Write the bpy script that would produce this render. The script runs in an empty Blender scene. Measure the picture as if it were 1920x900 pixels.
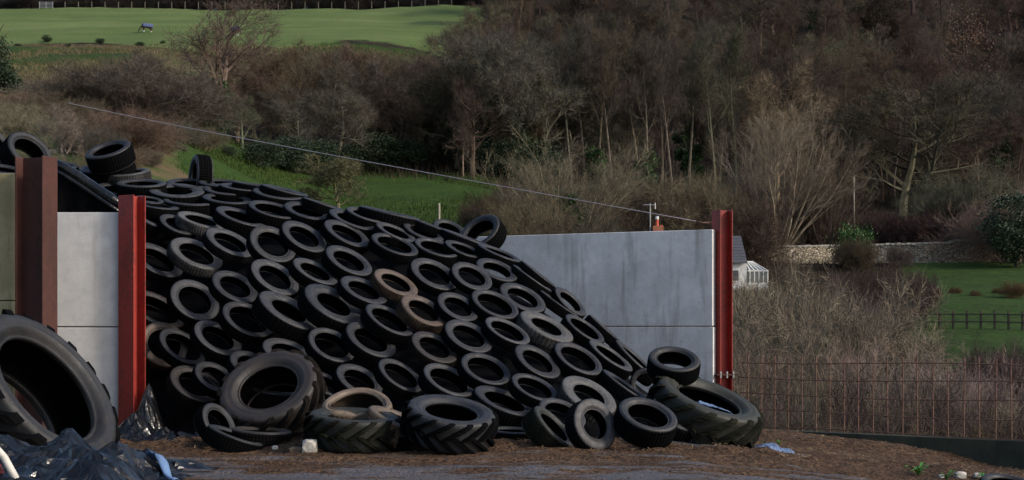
import bpy, bmesh, math, random
import numpy as np
from mathutils import Vector, Matrix, noise as mnoise

# ------------------------------------------------------------------ camera, light, exposure
sc = bpy.context.scene
C = sc.collection
R = math.radians
F = 2667.0            # focal length in photograph pixels (1920 wide)
CZ = 1.2              # camera height
HY = 612.0            # horizon row
cam = bpy.data.cameras.new('camera')
cam.sensor_width = 36; cam.lens = 36*F/1920; cam.shift_y = (HY-450)/1920
cam.clip_start = 0.1; cam.clip_end = 3000
co = bpy.data.objects.new('camera', cam); C.objects.link(co)
co.location = (0, 0, CZ); co.rotation_euler = (R(90), 0, 0)
sc.camera = co

SUN_AZ, SUN_EL = R(111), R(32)      # azimuth clockwise from +Y
sd = Vector((math.sin(SUN_AZ)*math.cos(SUN_EL), math.cos(SUN_AZ)*math.cos(SUN_EL), math.sin(SUN_EL)))
w = bpy.data.worlds.new('World'); sc.world = w; w.use_nodes = True
nt = w.node_tree
sky = nt.nodes.new('ShaderNodeTexSky'); sky.sky_type = 'NISHITA'; sky.sun_disc = False
sky.sun_elevation = SUN_EL; sky.sun_rotation = SUN_AZ; sky.air_density = 1.0; sky.dust_density = 2.0
bg = nt.nodes['Background']; bg.inputs[1].default_value = 0.13
nt.links.new(sky.outputs[0], bg.inputs[0])
sl = bpy.data.lights.new('sun', 'SUN'); sl.energy = 2.0; sl.angle = R(9); sl.color = (1.0, .91, .79)
so = bpy.data.objects.new('sun', sl); C.objects.link(so)
so.rotation_euler = sd.to_track_quat('Z', 'Y').to_euler()
sc.view_settings.view_transform = 'Standard'; sc.view_settings.look = 'None'
sc.view_settings.exposure = 0.6; sc.view_settings.gamma = 1
sc.cycles.use_denoising = True
sc.cycles.max_bounces = 4; sc.cycles.diffuse_bounces = 2; sc.cycles.glossy_bounces = 2

rng = random.Random(7)

def P(px, py, d):
    return Vector(((px-960)/F*d, d, CZ+(HY-py)/F*d))

# ------------------------------------------------------------------ helpers
def mesh_obj(name, verts, faces, mat, parent=None, smooth=False):
    me = bpy.data.meshes.new(name)
    me.from_pydata([tuple(v) for v in verts], [], faces)
    if smooth: me.shade_smooth()
    o = bpy.data.objects.new(name, me); C.objects.link(o)
    if mat: me.materials.append(mat)
    if parent: o.parent = parent
    return o

def link_mesh(name, me, parent=None, loc=None):
    o = bpy.data.objects.new(name, me); C.objects.link(o)
    if parent: o.parent = parent
    if loc is not None: o.location = loc
    return o

def tag(o, label, cat, group=None):
    o['label'] = label; o['category'] = cat
    if group: o['group'] = group
    return o

def kind(o, k):
    o['kind'] = k; return o

def empty(name, loc=(0, 0, 0), rz=0):
    o = bpy.data.objects.new(name, None); C.objects.link(o)
    o.location = loc; o.rotation_euler = (0, 0, rz); o.empty_display_size = .1
    return o

class MB:
    def __init__(s): s.v = []; s.f = []
    def add(s, v, f):
        n = len(s.v); s.v += [tuple(a) for a in v]; s.f += [tuple(i+n for i in q) for q in f]
    def box(s, c, size, M=None):
        x, y, z = [a/2 for a in size]
        v = [Vector((sx*x, sy*y, sz*z)) for sx in (-1, 1) for sy in (-1, 1) for sz in (-1, 1)]
        if M: v = [M @ a for a in v]
        v = [a+Vector(c) for a in v]
        s.add(v, [(0, 1, 3, 2), (4, 6, 7, 5), (0, 4, 5, 1), (2, 3, 7, 6), (0, 2, 6, 4), (1, 5, 7, 3)])
    def tube(s, pts, rad, n=6, cap=True):
        rings = []
        pts = [Vector(p) for p in pts]
        for i, p in enumerate(pts):
            t = (pts[min(i+1, len(pts)-1)]-pts[max(i-1, 0)]).normalized()
            a = t.orthogonal().normalized() if i == 0 else (a-t*a.dot(t)).normalized()
            b = t.cross(a)
            r = rad[i] if isinstance(rad, (list, tuple)) else rad
            rings.append([p+a*(r*math.cos(2*math.pi*k/n))+b*(r*math.sin(2*math.pi*k/n)) for k in range(n)])
        v = [q for r_ in rings for q in r_]
        f = [(i*n+k, i*n+(k+1) % n, (i+1)*n+(k+1) % n, (i+1)*n+k) for i in range(len(pts)-1) for k in range(n)]
        if cap: f += [tuple(range(n-1, -1, -1)), tuple((len(pts)-1)*n+k for k in range(n))]
        s.add(v, f)
    def prism(s, outline, z0, z1, M=None):     # outline ccw in xy
        n = len(outline)
        v = [Vector((x, y, z0)) for x, y in outline]+[Vector((x, y, z1)) for x, y in outline]
        if M: v = [M @ a for a in v]
        s.add(v, [tuple(range(n-1, -1, -1)), tuple(range(n, 2*n))]+[(i, (i+1) % n, n+(i+1) % n, n+i) for i in range(n)])
    def build(s, name, mat, parent=None, smooth=False):
        return mesh_obj(name, s.v, s.f, mat, parent, smooth)

def bevel(o, w=.006, seg=1):
    m = o.modifiers.new('bevel', 'BEVEL'); m.width = w; m.segments = seg; m.limit_method = 'ANGLE'
    return o

# ------------------------------------------------------------------ materials
class NT:
    def __init__(s, name, rough=.8, spec=.3):
        s.m = bpy.data.materials.new(name); s.m.use_nodes = True
        s.t = s.m.node_tree; s.b = s.t.nodes['Principled BSDF']
        s.b.inputs['Roughness'].default_value = rough
        s.b.inputs['Specular IOR Level'].default_value = spec
        s.co = s.n('ShaderNodeTexCoord'); s.geo = s.n('ShaderNodeNewGeometry')
    def n(s, k, **kw):
        x = s.t.nodes.new(k)
        for a, v in kw.items(): setattr(x, a, v)
        return x
    def l(s, a, b): s.t.links.new(a, b)
    def noise(s, scale, detail=5, vec=None, stretch=None, rough=.6, out='Fac', offset=None):
        x = s.n('ShaderNodeTexNoise'); x.inputs['Scale'].default_value = scale
        x.inputs['Detail'].default_value = detail; x.inputs['Roughness'].default_value = rough
        v = vec or s.co.outputs['Object']
        if stretch:
            mp = s.n('ShaderNodeMapping'); mp.inputs['Scale'].default_value = stretch
            s.l(v, mp.inputs[0]); v = mp.outputs[0]
        if offset is not None:
            ad = s.n('ShaderNodeVectorMath', operation='ADD'); s.l(v, ad.inputs[0]); s.l(offset, ad.inputs[1]); v = ad.outputs[0]
        s.l(v, x.inputs['Vector']); return x.outputs[out]
    def voro(s, scale, feature='F1', out='Distance', vec=None, stretch=None):
        x = s.n('ShaderNodeTexVoronoi', feature=feature); x.inputs['Scale'].default_value = scale
        v = vec or s.co.outputs['Object']
        if stretch:
            mp = s.n('ShaderNodeMapping'); mp.inputs['Scale'].default_value = stretch
            s.l(v, mp.inputs[0]); v = mp.outputs[0]
        s.l(v, x.inputs['Vector']); return x.outputs[out]
    def ramp(s, fac, stops):
        x = s.n('ShaderNodeValToRGB'); e = x.color_ramp.elements
        while len(e) < len(stops): e.new(.5)
        for el, (p, c) in zip(e, stops):
            el.position = p; el.color = (c, c, c, 1) if isinstance(c, (int, float)) else (*c, 1)
        s.l(fac, x.inputs[0]); return x.outputs[0]
    def mix(s, fac, a, b, mode='MIX'):
        x = s.n('ShaderNodeMix', data_type='RGBA', blend_type=mode)
        for i, v in ((0, fac), (6, a), (7, b)):
            if isinstance(v, (int, float)): x.inputs[i].default_value = v if i == 0 else (v, v, v, 1)
            elif isinstance(v, tuple): x.inputs[i].default_value = (*v, 1)
            else: s.l(v, x.inputs[i])
        return x.outputs[2]
    def math(s, op, a, b=None):
        x = s.n('ShaderNodeMath', operation=op)
        for i, v in ((0, a), (1, b)):
            if v is None: continue
            if isinstance(v, (int, float)): x.inputs[i].default_value = v
            else: s.l(v, x.inputs[i])
        return x.outputs[0]
    def base(s, c):
        if isinstance(c, tuple): s.b.inputs['Base Color'].default_value = (*c, 1)
        else: s.l(c, s.b.inputs['Base Color'])
    def rough(s, r):
        if isinstance(r, (int, float)): s.b.inputs['Roughness'].default_value = r
        else: s.l(r, s.b.inputs['Roughness'])
    def bump(s, h, dist=.01, strength=1):
        x = s.n('ShaderNodeBump'); x.inputs['Distance'].default_value = dist; x.inputs['Strength'].default_value = strength
        s.l(h, x.inputs['Height']); s.l(x.outputs[0], s.b.inputs['Normal'])

def M_plain(name, c, rough=.7, spec=.3, var=.25, scale=8, metal=0):
    m = NT(name, rough, spec)
    n = m.noise(scale)
    m.base(m.mix(m.ramp(n, [(.3, 0), (.7, 1)]), tuple(x*(1-var) for x in c), tuple(min(1, x*(1+var)) for x in c)))
    m.b.inputs['Metallic'].default_value = metal
    m.bump(m.noise(scale*6), .003, .4)
    return m.m

def M_rubber(name, fine=60):
    m = NT(name, .5, .4)
    oi = m.n('ShaderNodeObjectInfo')
    rv = m.n('ShaderNodeVectorMath', operation='SCALE'); m.l(oi.outputs['Location'], rv.inputs[0]); rv.inputs['Scale'].default_value = 3.7
    n1 = m.noise(5, 5, offset=rv.outputs[0]); n2 = m.noise(28, 6, offset=rv.outputs[0])
    base = m.mix(m.ramp(n1, [(.35, 0), (.7, 1)]), (.006, .0065, .008), (.019, .020, .0245))
    dust = m.ramp(n2, [(.4, 0), (.8, 1)])
    dustc = m.mix(m.math('MULTIPLY', dust, .75), base, oi.outputs['Color'])
    k = m.math('MULTIPLY', oi.outputs['Alpha'], m.ramp(n1, [(.25, .35), (.6, 1)]))
    col = m.mix(k, dustc, oi.outputs['Color'])
    n3 = m.noise(11, 7, offset=rv.outputs[0], rough=.7)
    col = m.mix(m.math('MULTIPLY', m.ramp(n3, [(.58, 0), (.68, 1)]), m.math('ADD', m.math('MULTIPLY', oi.outputs['Alpha'], .8), .12)), col, (.06, .045, .032))
    m.base(col)
    m.rough(m.math('ADD', m.math('MULTIPLY', m.ramp(n3, [(.3, 0), (.7, 1)]), .3), .46))
    m.bump(m.math('ADD', m.noise(fine, 3), m.math('MULTIPLY', n1, .6)), .004, .5)
    return m.m

def M_shaded_rubber(name, c, dustk):
    m = NT(name, .8, .03)
    oi = m.n('ShaderNodeObjectInfo')
    rv = m.n('ShaderNodeVectorMath', operation='SCALE'); m.l(oi.outputs['Location'], rv.inputs[0]); rv.inputs['Scale'].default_value = 3.7
    n1 = m.noise(6, 5, offset=rv.outputs[0])
    a = m.math('SUBTRACT', oi.outputs['Alpha'], .4)
    k = m.math('MULTIPLY', m.math('MAXIMUM', a, 0.0), m.ramp(n1, [(.35, .25), (.6, 1)]))
    kk = m.math('MINIMUM', m.math('MULTIPLY', k, 2.4*dustk), .9)
    m.base(m.mix(kk, c, oi.outputs['Color']))
    m.bump(m.noise(70, 3), .004, .5)
    return m.m

def M_bark(name, tint_mul=1.0):
    m = NT(name, .9, .15)
    oi = m.n('ShaderNodeObjectInfo')
    n = m.noise(2.2, 4)
    c = m.mix(m.ramp(n, [(.3, 0), (.7, 1)]), (.55, .53, .48), (1.27, 1.2, 1.03))
    m.base(m.mix(1.0, oi.outputs['Color'], c, 'MULTIPLY'))
    return m.m

def M_concrete(name, dark=(.52, .505, .49), light=(.76, .74, .718), stain=(.17, .145, .11), st=.6):
    m = NT(name, .85, .25)
    n1 = m.noise(1.6, 6); n2 = m.noise(9, 6); st1 = m.noise(3.2, 6, stretch=(1.4, 1.4, .16)); pit = m.noise(45, 2)
    c = m.mix(m.ramp(n1, [(.3, 0), (.68, 1)]), dark, light)
    c = m.mix(m.math('MULTIPLY', m.ramp(n2, [(.45, 0), (.75, 1)]), .35), c, tuple(x*.7 for x in dark))
    c = m.mix(m.math('MULTIPLY', m.ramp(st1, [(.54, 0), (.72, 1)]), st), c, stain)
    c = m.mix(m.math('MULTIPLY', m.ramp(pit, [(.66, 0), (.72, 1)]), .6), c, (.09, .085, .08))
    m.base(c); m.bump(m.math('ADD', n2, m.math('MULTIPLY', pit, .4)), .006, .5)
    return m.m

def M_paint(name, c, rust, amt, rough=.5):
    m = NT(name, rough, .4)
    n1 = m.noise(3, 6, stretch=(1, 1, .35)); n2 = m.noise(22, 6); n3 = m.noise(1.1, 3)
    col = m.mix(m.ramp(n3, [(.3, 0), (.7, 1)]), tuple(x*.8 for x in c), tuple(x*1.12 for x in c))
    col = m.mix(m.math('MULTIPLY', m.ramp(m.math('ADD', m.math('MULTIPLY', n1, .6), m.math('MULTIPLY', n2, .4)), [(.62-amt*.3, 0), (.72-amt*.2, 1)]), .85), col, rust)
    m.base(col); m.bump(n2, .003, .4)
    return m.m

def M_plastic(name, c=(.0035, .004, .0055), rough=.17, dirt=.2):
    m = NT(name, rough, .03 if 'dusty' in name else .4)
    n = m.noise(4, 6)
    m.base(m.mix(m.math('MULTIPLY', m.ramp(n, [(.5, 0), (.75, 1)]), dirt), c, (.06, .05, .04)))
    m.rough(m.math('ADD', m.math('MULTIPLY', m.ramp(m.noise(7, 4), [(.4, 0), (.8, 1)]), .3), rough))
    m.bump(m.math('ADD', m.math('MULTIPLY', m.math('ABSOLUTE', m.math('SUBTRACT', m.noise(7, 2, stretch=(1, .4, 1)), .5)), -3.0), m.math('MULTIPLY', m.math('ABSOLUTE', m.math('SUBTRACT', m.noise(19, 2), .5)), -1.0)), .008, .6)
    return m.m

MAT = {}
MAT['rubber'] = M_rubber('worn_rubber')
MAT['tread'] = M_shaded_rubber('shaded_tread_rubber', (.0028, .003, .0035), 1.0)  # darker than real rubber: shade on the tread sides put into the colour
MAT['liner'] = M_shaded_rubber('shaded_tyre_liner', (.002, .002, .0024), .25)  # shade of the deep tyre hollow put into the liner colour
MAT['bark'] = M_bark('bark')
MAT['twig'] = M_bark('twigs')
MAT['concrete'] = M_concrete('concrete_panel')
MAT['concrete_left'] = M_concrete('pale_concrete_panel', (.47, .466, .468), (.62, .615, .612), (.2, .17, .13), .35)
MAT['concrete_moss'] = M_concrete('mossy_concrete', (.2, .17, .09), (.37, .32, .185), (.04, .038, .022), .7)
MAT['concrete_dark'] = M_concrete('dark_damp_concrete', (.03, .033, .024), (.065, .068, .045), (.012, .013, .01), .7)
MAT['red'] = M_paint('red_painted_steel', (.29, .028, .02), (.075, .018, .012), .5)
MAT['rust'] = M_paint('rusty_steel', (.062, .02, .015), (.03, .011, .008), .55, .8)
MAT['rebar'] = M_plain('rusty_rebar', (.15, .085, .065), .85, .2, .4, 20)
MAT['galv'] = M_plain('galvanised_steel', (.42, .42, .42), .45, .5, .15, 20, .4)
MAT['plastic'] = M_plastic('black_plastic_sheet')
MAT['plastic_pile'] = M_plastic('dusty_black_sheet', (.003, .0032, .004), .7, .03)  # hardly dusty: near-black with sheen cut so gaps between tyres go dark
MAT['plastic_blue'] = M_plastic('blue_grey_plastic_sheet', (.10, .15, .26), .3, .3)
MAT['plastic_strip'] = M_plastic('blue_plastic_strip', (.12, .2, .36), .35, .35)
MAT['plastic_edge'] = M_plastic('grey_plastic_sheet', (.045, .05, .062), .3, .5)
MAT['white_paint'] = M_plain('white_paint', (.62, .62, .6), .6, .3, .08, 3)
MAT['wood_post'] = M_plain('weathered_wood', (.26, .23, .18), .9, .2, .3, 10)
MAT['field_post'] = M_plain('grey_fence_wood', (.15, .135, .11), .9, .2, .3, 10)
MAT['dark_wood'] = M_plain('dark_wood', (.06, .05, .04), .9, .2, .3, 10)
MAT['slate'] = M_plain('slate', (.06, .06, .07), .6, .4, .35, 6)
MAT['brick'] = M_plain('red_brick', (.3, .12, .07), .85, .2, .3, 12)
MAT['terracotta'] = M_plain('terracotta', (.5, .1, .055), .7, .3, .2, 10)
MAT['stone_white'] = M_plain('pale_stone', (.42, .39, .34), .85, .2, .45, 14)
MAT['stone_shade'] = M_plain('shaded_stone_face', (.12, .085, .06), .9, .2, .4, 14)  # brown paints the shaded left face of the white block
MAT['rope'] = M_plain('pale_rope', (.6, .47, .45), .8, .2, .2, 10)
MAT['rug'] = M_plain('navy_horse_rug', (.07, .095, .19), .8, .2, .25, 8)
MAT['horse'] = M_plain('brown_horse_coat', (.05, .033, .026), .75, .2, .3, 5)
MAT['horse_white'] = M_plain('white_horse_feather', (.5, .48, .45), .8, .2, .2, 5)
MAT['straw'] = M_plain('straw', (.36, .25, .14), .9, .2, .5, 3)
MAT['pipe_white'] = M_plain('dirty_white_pipe', (.5, .47, .42), .6, .3, .25, 10)

def M_leaf(name, c):
    m = NT(name, .6, .3)
    oi = m.n('ShaderNodeObjectInfo')
    n = m.noise(1.4, 3); n2 = m.noise(9, 2)
    k = m.mix(m.ramp(n, [(.3, 0), (.7, 1)]), tuple(x*.55 for x in c), tuple(x*1.3 for x in c))
    m.base(m.mix(m.ramp(n2, [(.35, 0), (.7, 1)]), k, tuple(x*1.6 for x in c)))
    return m.m
MAT['leaf_dark'] = M_leaf('dark_evergreen_leaves', (.022, .036, .017))
MAT['leaf_ivy'] = M_leaf('ivy_leaves', (.025, .055, .014))
MAT['leaf_weed'] = M_leaf('weed_leaves', (.06, .17, .03))
MAT['leaf_laurel'] = M_leaf('laurel_leaves', (.03, .075, .015))
MAT['leaf_brown'] = M_leaf('dead_brown_leaves', (.075, .037, .02))

def M_brush(name, c1, c2, c3):
    m = NT(name, .95, .1)
    n = m.noise(.12, 4); n2 = m.noise(2.5, 3)
    k = m.mix(m.ramp(n, [(.38, 0), (.62, 1)]), c1, c2)
    m.base(m.mix(m.math('MULTIPLY', m.ramp(n2, [(.4, 0), (.7, 1)]), .6), k, c3))
    return m.m
MAT['brush'] = M_brush('winter_undergrowth', (.03, .025, .018), (.055, .04, .028), (.022, .028, .012))
MAT['bracken'] = M_brush('dead_bracken', (.10, .075, .045), (.19, .145, .085), (.06, .085, .025))
MAT['tuft'] = M_brush('rough_grass', (.025, .05, .009), (.04, .068, .014), (.06, .065, .025))

# ------------------------------------------------------------------ terrain
COLS = [(-500, [(22, 0), (45, 3), (70, 8.5), (100, 15), (140, 24), (180, 33), (215, 42), (235, 48), (260, 56), (292, 66.5), (340, 72), (450, 80), (900, 95)]),
        (200,  [(22, -.3), (45, 2), (70, 8.5), (100, 14.8), (140, 23), (180, 33), (215, 42.2), (235, 47.6), (260, 55.8), (292, 66.6), (340, 72), (450, 80), (900, 95)]),
        (640,  [(22, -1), (45, -2), (70, 4), (100, 8.6), (140, 15.7), (150, 17.6), (180, 27), (215, 39.5), (235, 48), (260, 56), (292, 66.6), (340, 72), (450, 80), (900, 95)]),
        (860,  [(22, -1), (45, -3), (70, 3.6), (100, 8.4), (140, 15.4), (150, 17.4), (180, 26), (215, 37.5), (235, 46), (260, 56), (292, 67), (340, 76), (450, 90), (900, 110)]),
        (1200, [(22, -2), (45, -5), (70, 1.5), (98, 3.4), (120, 4.6), (132, 10.4), (160, 15), (200, 27), (260, 54), (300, 72), (350, 92), (450, 115), (900, 150)]),
        (1500, [(22, -2), (45, -6), (70, .2), (98, 3.2), (120, 4.4), (131, 7.0), (139.5, 7.2), (145, 10.0), (170, 14.7), (220, 31), (280, 59), (350, 90), (450, 118), (900, 150)]),
        (1920, [(22, -2), (45, -5.5), (60, -.2), (80, 1.6), (110, 4.4), (134, 7.2), (139.5, 7.35), (145, 9.4), (170, 13.4), (220, 28.6), (280, 55), (350, 88), (450, 116), (900, 150)]),
        (2600, [(22, -2), (45, -5), (60, 0), (80, 1.7), (110, 4.5), (134, 7.2), (139.5, 7.35), (145, 9.4), (170, 13.5), (220, 28), (280, 54), (350, 86), (450, 114), (900, 150)])]
CX = np.array([c[0] for c in COLS], float)
def terr(x, y):
    x = np.asarray(x, float); y = np.asarray(y, float)
    px = 960+F*x/np.maximum(y, 20)
    zz = np.stack([np.interp(y, [p[0] for p in c[1]], [p[1] for p in c[1]]) for c in COLS])
    i = np.clip(np.searchsorted(CX, px)-1, 0, len(CX)-2)
    t = np.clip((px-CX[i])/(CX[i+1]-CX[i]), 0, 1); t = t*t*(3-2*t)
    if zz.ndim == 1: return float(zz[i]*(1-t)+zz[i+1]*t)
    k = np.arange(zz.shape[1])
    return zz[i, k]*(1-t)+zz[i+1, k]*t
def tz(x, y): return float(terr(np.array([x]), np.array([y]))[0])

def M_hill():
    m = NT('hillside_ground', .95, .1)
    ga = m.n('ShaderNodeAttribute'); ga.attribute_name = 'grass'
    sep = m.n('ShaderNodeSeparateColor'); m.l(ga.outputs['Color'], sep.inputs[0])
    n1 = m.noise(.05, 5); n2 = m.noise(.35, 5); n3 = m.noise(2.2, 5)
    # field grass: streaked along the contour
    stripe = m.noise(.22, 4, stretch=(.12, 1, 1))
    field = m.mix(m.ramp(stripe, [(.35, 0), (.65, 1)]), (.082, .125, .036), (.128, .172, .06))
    field = m.mix(m.math('MULTIPLY', m.ramp(n3, [(.4, 0), (.75, 1)]), .45), field, (.12, .12, .052))
    field = m.mix(m.math('MULTIPLY', m.ramp(n1, [(.4, 0), (.62, 1)]), .45), field, (.062, .10, .03))
    field = m.mix(m.math('MULTIPLY', m.ramp(n2, [(.56, 0), (.7, 1)]), .5), field, (.13, .125, .06))
    mead = m.mix(m.ramp(n2, [(.3, 0), (.7, 1)]), (.013, .034, .005), (.027, .057, .009))
    mead = m.mix(m.math('MULTIPLY', m.ramp(n3, [(.45, 0), (.75, 1)]), .4), mead, (.09, .10, .03))
    litter = m.mix(m.ramp(n2, [(.3, 0), (.7, 1)]), (.014, .011, .008), (.036, .026, .017))
    brack = m.mix(m.ramp(n2, [(.35, 0), (.6, 1)]), (.042, .068, .016), (.115, .082, .048))
    brack = m.mix(m.math('MULTIPLY', m.ramp(n1, [(.45, 0), (.6, 1)]), .7), brack, (.06, .04, .025))
    edge = m.math('MULTIPLY', m.math('SUBTRACT', n2, .5), .7)
    def msk(ch): return m.ramp(m.math('ADD', sep.outputs[ch], edge), [(.4, 0), (.6, 1)])
    c = m.mix(msk(2), litter, brack)
    c = m.mix(msk(1), c, mead)
    c = m.mix(msk(0), c, field)
    m.base(c); m.bump(m.math('ADD', n3, n2), .25, .6)
    return m.m

xs = np.concatenate([np.linspace(-420, -110, 32)[:-1], np.linspace(-110, 130, 161), np.linspace(130, 420, 30)[1:]])
ys = np.concatenate([np.linspace(21.5, 60, 30)[:-1], np.linspace(60, 310, 150)[:-1], np.linspace(310, 900, 25)])
GX, GY = np.meshgrid(xs, ys)
gx, gy = GX.ravel(), GY.ravel()
GZ = terr(gx, gy)
lump = np.array([mnoise.fractal(Vector((x*.06, y*.06, 0)), 1, 2, 4) for x, y in zip(gx, gy)])
GZ = GZ+lump*np.clip((gy-30)/60, 0, 1)*.5*np.where((gx > 5) & (gy < 148), .35, 1)
nx, ny = len(xs), len(ys)
faces = [(j*nx+i, j*nx+i+1, (j+1)*nx+i+1, (j+1)*nx+i) for j in range(ny-1) for i in range(nx-1)]
hill = kind(mesh_obj('hillside', np.stack([gx, gy, GZ], 1).tolist(), faces, M_hill(), smooth=True), 'structure')
gpx = 960+F*gx/gy; gpy = HY-F*(GZ-CZ)/gy
def box_mask(v, a, b, s): return np.clip((v-a)/s+.5, 0, 1)*np.clip((b-v)/s+.5, 0, 1)
fieldm = box_mask(gy, 232+8*np.sin(gpx/90), 291, 10)*box_mask(gpx, -900, 905, 40)
brackm = box_mask(gy, 60, 236, 12)*box_mask(gpx, -900, 470, 60)
brackm = np.maximum(brackm, .4*box_mask(gy, 212, 236, 12)*box_mask(gpx, 400, 930, 80))
meadm = box_mask(gy, 84, 148, 7)*box_mask(gpx, 330, 930, 60)
meadm = np.maximum(meadm, box_mask(gy, 60, 137, 4)*box_mask(gpx, 1690, 2700, 30))
meadm = np.maximum(meadm, .75*box_mask(gy, 185, 232, 16)*box_mask(gpx, -300, 260, 80))
meadm = np.maximum(meadm, .7*box_mask(gy, 60, 110, 10)*box_mask(gpx, -300, 230, 80))
meadm = np.maximum(meadm, .72*box_mask(gy, 196, 238, 10)*box_mask(gpx, 560, 900, 60))
ca = hill.data.color_attributes.new('grass', 'FLOAT_COLOR', 'POINT')
buf = np.stack([fieldm, meadm, brackm, np.ones_like(meadm)], 1).astype(np.float32).ravel()
ca.data.foreach_set('color', buf)

# yard ground
def yz(x, y):
    z = -.03*max(0, y-14) - .1*max(0, x-1.5)
    b = math.exp(-((x-3.6)/1.3)**2-((y-19.2)/1.0)**2)*.16
    b += math.exp(-((x-4.9)/1.2)**2-((y-18.3)/.5)**2)*.14
    return z+b
def mud(x, y):
    v = Vector((x, y, 0))
    r = mnoise.fractal(v*1.3, 1, 2, 4)*.022 + mnoise.fractal(Vector((x*.5, y*4, 3)), 1, 2, 3)*.012
    hb = math.exp(-((y-14.35-.1*math.sin(x*2.1))/.35)**2)*(.05+.09*max(0, mnoise.fractal(v*2.6, 1, 2, 5)))
    for yc, am in ((12.75+.12*math.sin(x*.7), .05), (11.75+.12*math.sin(x*.7+.4), .04), (13.5+.15*math.sin(x*.5+2), .025)):
        r += am*(.55*math.exp(-((abs(y-yc)-.17)/.07)**2)-math.exp(-((y-yc)/.11)**2))*(.7+.6*mnoise.noise(Vector((x*1.1, yc, 0))))
    return r+hb+mnoise.fractal(v*6, 1, 2, 4)*.016*(1 if y > 13.2 else .45)
def M_mud():
    m = NT('wet_farmyard_mud', .8, .4)
    pos = m.geo.outputs['Position']
    n1 = m.noise(1.2, 6, pos); n2 = m.noise(9, 6, pos); n3 = m.noise(60, 3, pos); wet = m.noise(1.3, 7, pos, stretch=(.6, 2.2, 1), rough=.68)
    c = m.mix(m.ramp(n1, [(.35, 0), (.65, 1)]), (.075, .041, .024), (.135, .08, .047))
    c = m.mix(m.math('MULTIPLY', m.ramp(n2, [(.45, 0), (.7, 1)]), .6), c, (.03, .02, .013))
    n4 = m.noise(24, 5, pos)
    c = m.mix(m.math('MULTIPLY', m.ramp(n4, [(.42, 1), (.56, 0)]), .8), c, (.016, .0095, .006))
    c = m.mix(m.math('MULTIPLY', m.ramp(n3, [(.60, 0), (.68, 1)]), .7), c, (.22, .15, .085))
    sep = m.n('ShaderNodeSeparateXYZ'); m.l(pos, sep.inputs[0])
    near = m.n('ShaderNodeMapRange'); m.l(sep.outputs[1], near.inputs[0])
    near.inputs[1].default_value = 14.3; near.inputs[2].default_value = 11.5; near.inputs[3].default_value = -.13; near.inputs[4].default_value = .06
    wm = m.ramp(m.math('ADD', wet, near.outputs[0]), [(.49, 0), (.56, 1)])
    c = m.mix(m.math('MULTIPLY', wm, .6), c, (.08, .072, .072))  # paler grey paints sky sheen into the wet patches
    m.base(c)
    m.rough(m.mix(wm, .85, .38))
    m.l(m.mix(wm, .12, .6), m.b.inputs['Specular IOR Level'])
    m.bump(m.math('ADD', m.math('MULTIPLY', n2, 1.0), m.math('ADD', m.math('MULTIPLY', n4, .6), m.math('MULTIPLY', n3, .3))), .06, .9)
    return m.m
yx = np.concatenate([np.linspace(-60, -7, 20)[:-1], np.linspace(-7, 8.5, 250), np.linspace(8.5, 60, 20)[1:]])
yy = np.concatenate([np.linspace(-60, 8, 20)[:-1], np.linspace(8, 16, 190), np.linspace(16, 21, 60)[1:], np.linspace(21, 24, 6)[1:]])
yv = []
for y in yy:
    for x in yx:
        yv.append((x, y, yz(x, y)+mud(x, y)-(.0 if y < 21 else (y-21)*.3)))
nyx = len(yx)
def beyond(i, j):       # ground right of the retaining wall drops away
    x, y = yx[i], yy[j]
    return (x-3.1)*(-2.2)+(20.0-y)*(-3.29)*-1*0 > 1e9
def right_of_wall(x, y): return y > 20.05-(x-3.1)*.6687+.12 and x > 3.0
yf = [(j*nyx+i, j*nyx+i+1, (j+1)*nyx+i+1, (j+1)*nyx+i) for j in range(len(yy)-1) for i in range(nyx-1) if not right_of_wall(yx[i], yy[j])]
kind(mesh_obj('yard_ground', yv, yf, M_mud(), smooth=True), 'structure')
# lower bank beyond the retaining wall
bv, bf = [], []
bx = np.linspace(2.2, 60, 60); by = np.linspace(0, 24, 40)
for y in by:
    for x in bx:
        s = (y-(20.05-(x-3.1)*.6687))
        bv.append((x, y, -.9-max(0, min(1.5, s*.25))-.1+.1*mnoise.noise(Vector((x, y, 1)))))
nb = len(bx)
bf = [(j*nb+i, j*nb+i+1, (j+1)*nb+i+1, (j+1)*nb+i) for j in range(len(by)-1) for i in range(nb-1) if bx[i+1] > 2.9 and by[j+1] > 20.0-(bx[i]-3.1)*.6687]
mb_bank = M_plain('bank_soil', (.05, .04, .025), .95, .1, .4, 1.5)
kind(mesh_obj('lower_bank', bv, bf, mb_bank, smooth=True), 'structure')

# ------------------------------------------------------------------ walls and posts
def slab(name, a, b, z0, z1, t, mat, parent, back=1):
    """upright slab whose front face runs a->b (xy); thickness goes away from the camera"""
    a = Vector((*a, 0)); b = Vector((*b, 0)); u = (b-a).normalized(); n = Vector((-u.y, u.x, 0))*t*back
    m = MB()
    v = [a, b, b+n, a+n]
    m.add([p+Vector((0, 0, z0)) for p in v]+[p+Vector((0, 0, z1)) for p in v],
          [(3, 2, 1, 0), (4, 5, 6, 7), (0, 1, 5, 4), (1, 2, 6, 5), (2, 3, 7, 6), (3, 0, 4, 7)])
    return bevel(m.build(name, mat, parent), .008, 2)

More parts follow.
